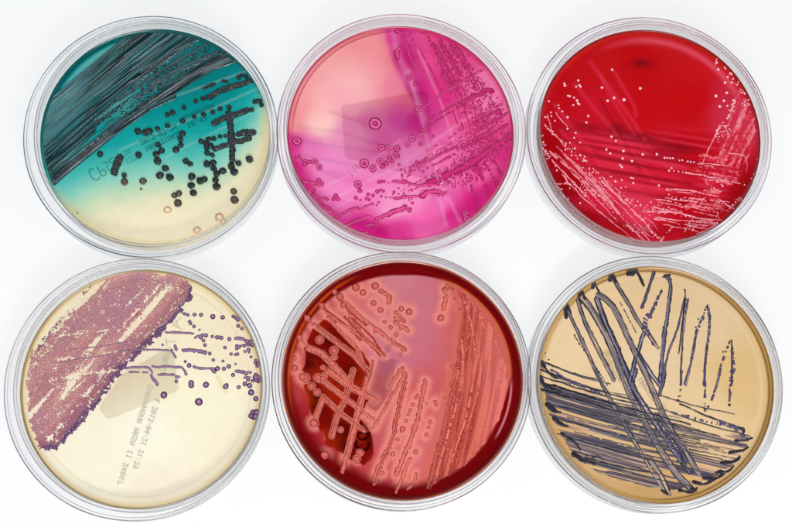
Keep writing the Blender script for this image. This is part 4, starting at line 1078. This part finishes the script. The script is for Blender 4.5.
def lawn6(X, Y):
    z = sdpoly(X, Y, PF6)
    sl = np.interp(X, [541, 620, 750], [.30, .26, .18])
    v = Y - .30 * (X - 541) + .00022 * (X - 541) ** 2; u = X
    n = fbm(v * .16, u * .010, 3, 3); n2 = vn(v * .7, u * .012, 7); n3 = vn(v * 1.6, u * .02, 8)
    h = .008 + .11 * (n - .5) + .07 * (n2 - .5) - .10 * ss(-3, -22, v - 392)
    h = np.where(z < 3 * vn(X * .1, Y * .35, 3), -.1, h)
    k = mix(lin((196, 162, 132)), lin((76, 68, 78)), ss(.34, .60, n))
    k = mix(k, lin((60, 54, 76)), ss(.60, .85, n2) * .8)
    k = mix(k, lin((160, 148, 156)), ss(.7, .9, n3) * .4)
    k = mix(k, lin((34, 28, 40)), ss(.66, .80, vn(v * 1.9, u * .010, 71)) * .8)
    k = mix(k, lin((206, 172, 140)), ss(.70, .86, vn(v * 1.2, u * .014, 72)) * .6)
    return h, k


d6.patch('bacterial_lawn', (538, 355, 756, 496), lawn6, .4, kind='stuff', label='smoky grey film of long horizontal strokes')
BL = dict(wob=.5, edge=(14, 12, 22), cen=(30, 26, 42), h=.28, rough=.4, grain=1.5, vary=.3, step=.34, taper=.35)
BR = dict(wob=.4, alt=(206, 176, 146), edge=(40, 36, 44), cen=(112, 104, 112), h=.07, rough=.5, grain=1.5, vary=.2, e0=.6, e1=.95, step=.34)
BRB = dict(BR, alt=(190, 180, 190), edge=(24, 20, 40), cen=(84, 80, 108), e0=.2, e1=.7, vary=.4, rough=.8)
SP = dict(BL, edge=(24, 18, 46), cen=(70, 62, 110), gap=.42, gapf=.75, vary=.9, rough=.9, taper=0)
Q6, R6, S6, T6 = (525, 250, 3.879), (650, 250, 3.88), (525, 370, 3.614), (650, 370, 3.613)
pq = lambda c, L: cr(*c)(L)
# horizontal black lines
for k, (x0, y0, x1, y1, wd) in enumerate(((541, 361, 600, 380, 2.2), (548, 364, 610, 384, 1.4), (541, 370, 640, 402, 2.6), (541, 376, 660, 410, 2.2), (541, 382, 690, 424, 3.2), (542, 390, 720, 436, 3.0), (548, 404, 700, 440, 2.0), (556, 406, 742, 446, 1.8), (553, 418, 700, 452, 1.8), (562, 420, 735, 462, 1.8), (562, 434, 690, 464, 1.6), (576, 440, 722, 476, 1.8), (574, 455, 660, 474, 2.6), (590, 462, 692, 486, 1.6), (680, 404, 744, 428, 2.2), (660, 408, 750, 436, 1.6), (560, 392, 640, 416, 1.2), (600, 420, 720, 448, 1.4), (650, 392, 735, 414, 1.4), (620, 450, 700, 470, 1.3), (600, 400, 700, 430, 1.2), (590, 436, 640, 450, 1.2))):
    wd *= .8; m_ = ((x0 + x1) / 2, (y0 + y1) / 2 + 2.0)
    d6.streak([(x0, y0), m_, (x1, y1)], wd, dict(BL, h=.2, gap=.12, gapf=.12, vary=.6), seed=k)
random.seed(33)
for k in range(34):
    x0 = random.uniform(545, 660); y0 = 366 + (x0 - 541) * .27 + random.uniform(4, 70) * (1 - (x0 - 541) / 400); L_ = random.uniform(40, 110)
    x1 = min(x0 + L_, 748); y1 = y0 + (x1 - x0) * random.uniform(.2, .27)
    if sdpoly(np.array([x1]), np.array([y1]), PF6)[0] < 3: continue
    d6.streak([(x0, y0), ((x0 + x1) / 2, (y0 + y1) / 2 + 1), (x1, y1)], random.uniform(.7, 1.3), dict(BL, h=.14, gap=.25, gapf=.3, vary=.7, cen=(60, 56, 80)), seed=k + 50)
for p, wd in (([(541, 362), (547, 370), (556, 378)], 6), ([(541, 376), (546, 386), (560, 392)], 6), ([(548, 404), (553, 410), (560, 412)], 6), ([(554, 418), (560, 424), (568, 426)], 5), ([(562, 434), (568, 438), (577, 444), (580, 450)], 4.5), ([(574, 454), (582, 460), (594, 464)], 6), ([(592, 458), (598, 456), (604, 460)], 2),
              ([(738, 428), (744, 430), (742, 436)], 3.5), ([(736, 441), (746, 440), (752, 438)], 4), ([(730, 452), (742, 450), (748, 447)], 4), ([(722, 463), (735, 461), (740, 457)], 4.2), ([(716, 472), (728, 471), (733, 466)], 4), ([(704, 478), (716, 478), (724, 474)], 4), ([(694, 482), (704, 484), (713, 480)], 4.5), ([(680, 490), (690, 492), (697, 488)], 4.5), ([(662, 490), (668, 494)], 4.5)):
    d6.streak(p, wd * .74, dict(BL, taper=.35, vary=.7, rough=.7))
# long diagonal brush strokes
for L, wd, st in (([(581.7,297.7),(592.5,311),(610,343),(626,384),(640,413),(669,464),(692,490)], 6.4, BR), ([(578,299),(583,317),(600,353),(614,380)], 3.6, BR), ([(598.5,295),(612.6,306),(630.7,343),(648.7,381),(668,424),(699,473.5)], 5.4, BR),
                  ([(597,299),(605,322),(618,350),(632,385),(652,418),(689,472)], 5.2, BRB), ([(568,311),(585.6,348),(604,388),(633,439),(664,491)], 3.0, BR), ([(614,280),(628,303),(638,321),(649,335),(658,348)], 3.4, BR), ([(638,353),(650,372),(660,386)], 3.6, BRB),
                  ([(650,459),(661,476),(669,494)], 4, BR), ([(656,414),(675,439),(686,461)], 3.6, BRB)):
    p = smooth_line(L); d6.streak(L, wd, st)
    a = np.array(p); g_ = np.gradient(a, axis=0); n_ = np.stack([g_[:, 1], -g_[:, 0]], 1) / np.linalg.norm(g_, axis=1)[:, None]
    for sg in (-1, 1):
        d6.streak([tuple(v) for v in (a + n_ * sg * wd * .46)[::3]], .65 if sg < 0 else .95, dict(BL, h=.2, taper=0, vary=.9, rough=.8, gap=.12, gapf=.15))
for c, L, wd in ((Q6, [(163,203),(155,222),(160,262)], 3.6), (Q6, [(163,205),(178,245)], 2.6), (Q6, [(215,152),(208,185),(214,205)], 4.6), (Q6, [(218,155),(232,190)], 2.8), (Q6, [(268,122),(264,145)], 4.6), (Q6, [(270,128),(290,168)], 2.6), (Q6, [(338,88),(330,115)], 5), (Q6, [(342,95),(352,125)], 3), (Q6, [(405,72),(400,95)], 4.2), (Q6, [(404,78),(430,82),(462,136)], 3.4), (Q6, [(415,90),(430,82)], 5), (T6, [(150,432),(165,436)], 3.5)):
    d6.streak(pq(c, L), wd * .85, dict(BL, taper=.2, h=.4, vary=.6, rough=.7))
for c, L, wd, st in ((Q6, [(499,88),(480,150),(455,222)], 3.2, BRB), (Q6, [(465,310),(430,420),(400,524)], 4.4, BRB), (S6, [(400,0),(380,90)], 4, BRB), (R6, [(60,102),(80,125),(74,200),(62,300),(35,524)], 3.6, BRB), (R6, [(75,98),(50,105)], 2.4, BL), (R6, [(135,185),(105,310),(70,400),(45,524)], 2.0, BRB), (R6, [(148,190),(128,330),(118,524)], 1.8, BRB), (R6, [(135,185),(130,250),(112,400)], 1.6, BL), (R6, [(180,320),(160,430),(140,524)], 2.2, BRB), (R6, [(228,225),(232,290),(218,400),(210,524)], 2.2, BRB), (R6, [(316,355),(318,440),(316,524)], 1.8, BRB), (R6, [(272,462),(258,524)], 2.4, BRB), (T6, [(255,0),(245,40),(232,80)], 2.2, BRB), (T6, [(140,0),(125,50)], 2.0, BRB), (T6, [(55,0),(35,90)], 3.6, BRB), (Q6, [(540,300),(520,524)], 2.8, BRB)):
    d6.streak(pq(c, L), wd, st)
for c, L, wd in ((Q6, [(525,160),(500,220),(480,262)], 2.2), (Q6, [(490,240),(470,270),(455,300)], 4), (Q6, [(470,300),(500,370)], 2.4), (R6, [(45,160),(20,210),(0,245)], 1.6), (R6, [(215,232),(205,262),(180,320),(165,420)], 2.2), (R6, [(222,215),(230,300),(215,440),(208,524)], 1.8), (R6, [(308,355),(285,420),(270,460)], 1.6), (R6, [(322,380),(326,450),(318,524)], 1.6), (T6, [(118,0),(105,110)], 1.8), (T6, [(196,0),(200,80),(198,145)], 1.9), (T6, [(230,90),(212,130)], 1.7), (T6, [(292,0),(288,125)], 1.8), (R6, [(135,155),(138,200),(125,300)], 1.8), (T6, [(75,150),(180,180),(300,205),(330,215)], 2.4), (T6, [(250,185),(340,235)], 1.8), (S6, [(95,0),(150,30),(240,70),(280,90)], 1.8), (S6, [(95,20),(180,50),(270,80)], 1.6), (Q6, [(368,200),(430,320)], .8), (Q6, [(190,330),(320,524)], .9), (S6, [(220,310),(260,308),(275,322)], 1.2)):
    d6.streak(pq(c, L), wd, SP)
random.seed(9)
for c, L in ((R6, [(135,155,5),(42,158,3),(28,190,4),(18,215,4),(220,222,6),(188,268,4),(178,300,4),(205,255,3),(316,352,5),(283,395,4),(300,375,4),(322,398,4)]), (T6, [(100,110,6),(198,143,6),(210,133,5),(287,126,6),(333,218,5),(325,212,5),(218,168,3)]), (Q6, [(530,160,5),(515,180,5),(505,205,5),(92,425,4),(78,400,3),(193,330,4),(210,365,4)])):
    for x, y, r in cr(*c)(L): d6.colony(x, y, r * .9, 'ink')
d6.flush()
INK6 = plain('dark_print', (8, 6, 8), .6)
dots_text(d6, 'BIOMERIEUX BT', 604, 352, .56, .83, 4.6, 3.5, INK6)
dots_text(d6, '2013 0419 21', 608, 349, .56, .83, 4.6, 3.5, INK6, zt=1.04 * MM)
dots_text(d6, '1005930 LOT', 641, 377, .58, .81, 5, 4.0, INK6)
q = lambda L: [(595 + x / 4.99, 345 + y / 4.99) for x, y in L]
pen_stroke(d6, 'printed_symbol', [q([(330, 305), (355, 300)]), q([(308, 300), (330, 280), (358, 325), (335, 340), (308, 300)])], .7, INK6, zt=1.05 * MM)
pen_stroke(d6, 'handwriting', [q([(350, 398), (382, 372)]), q([(366, 385), (384, 404)]), q([(384, 404), (412, 380)]), q([(396, 424), (430, 396)]), q([(412, 444), (430, 424), (448, 446), (430, 466), (412, 444)]), q([(440, 486), (464, 462)])], 2.2, INK6, zt=1.06 * MM)
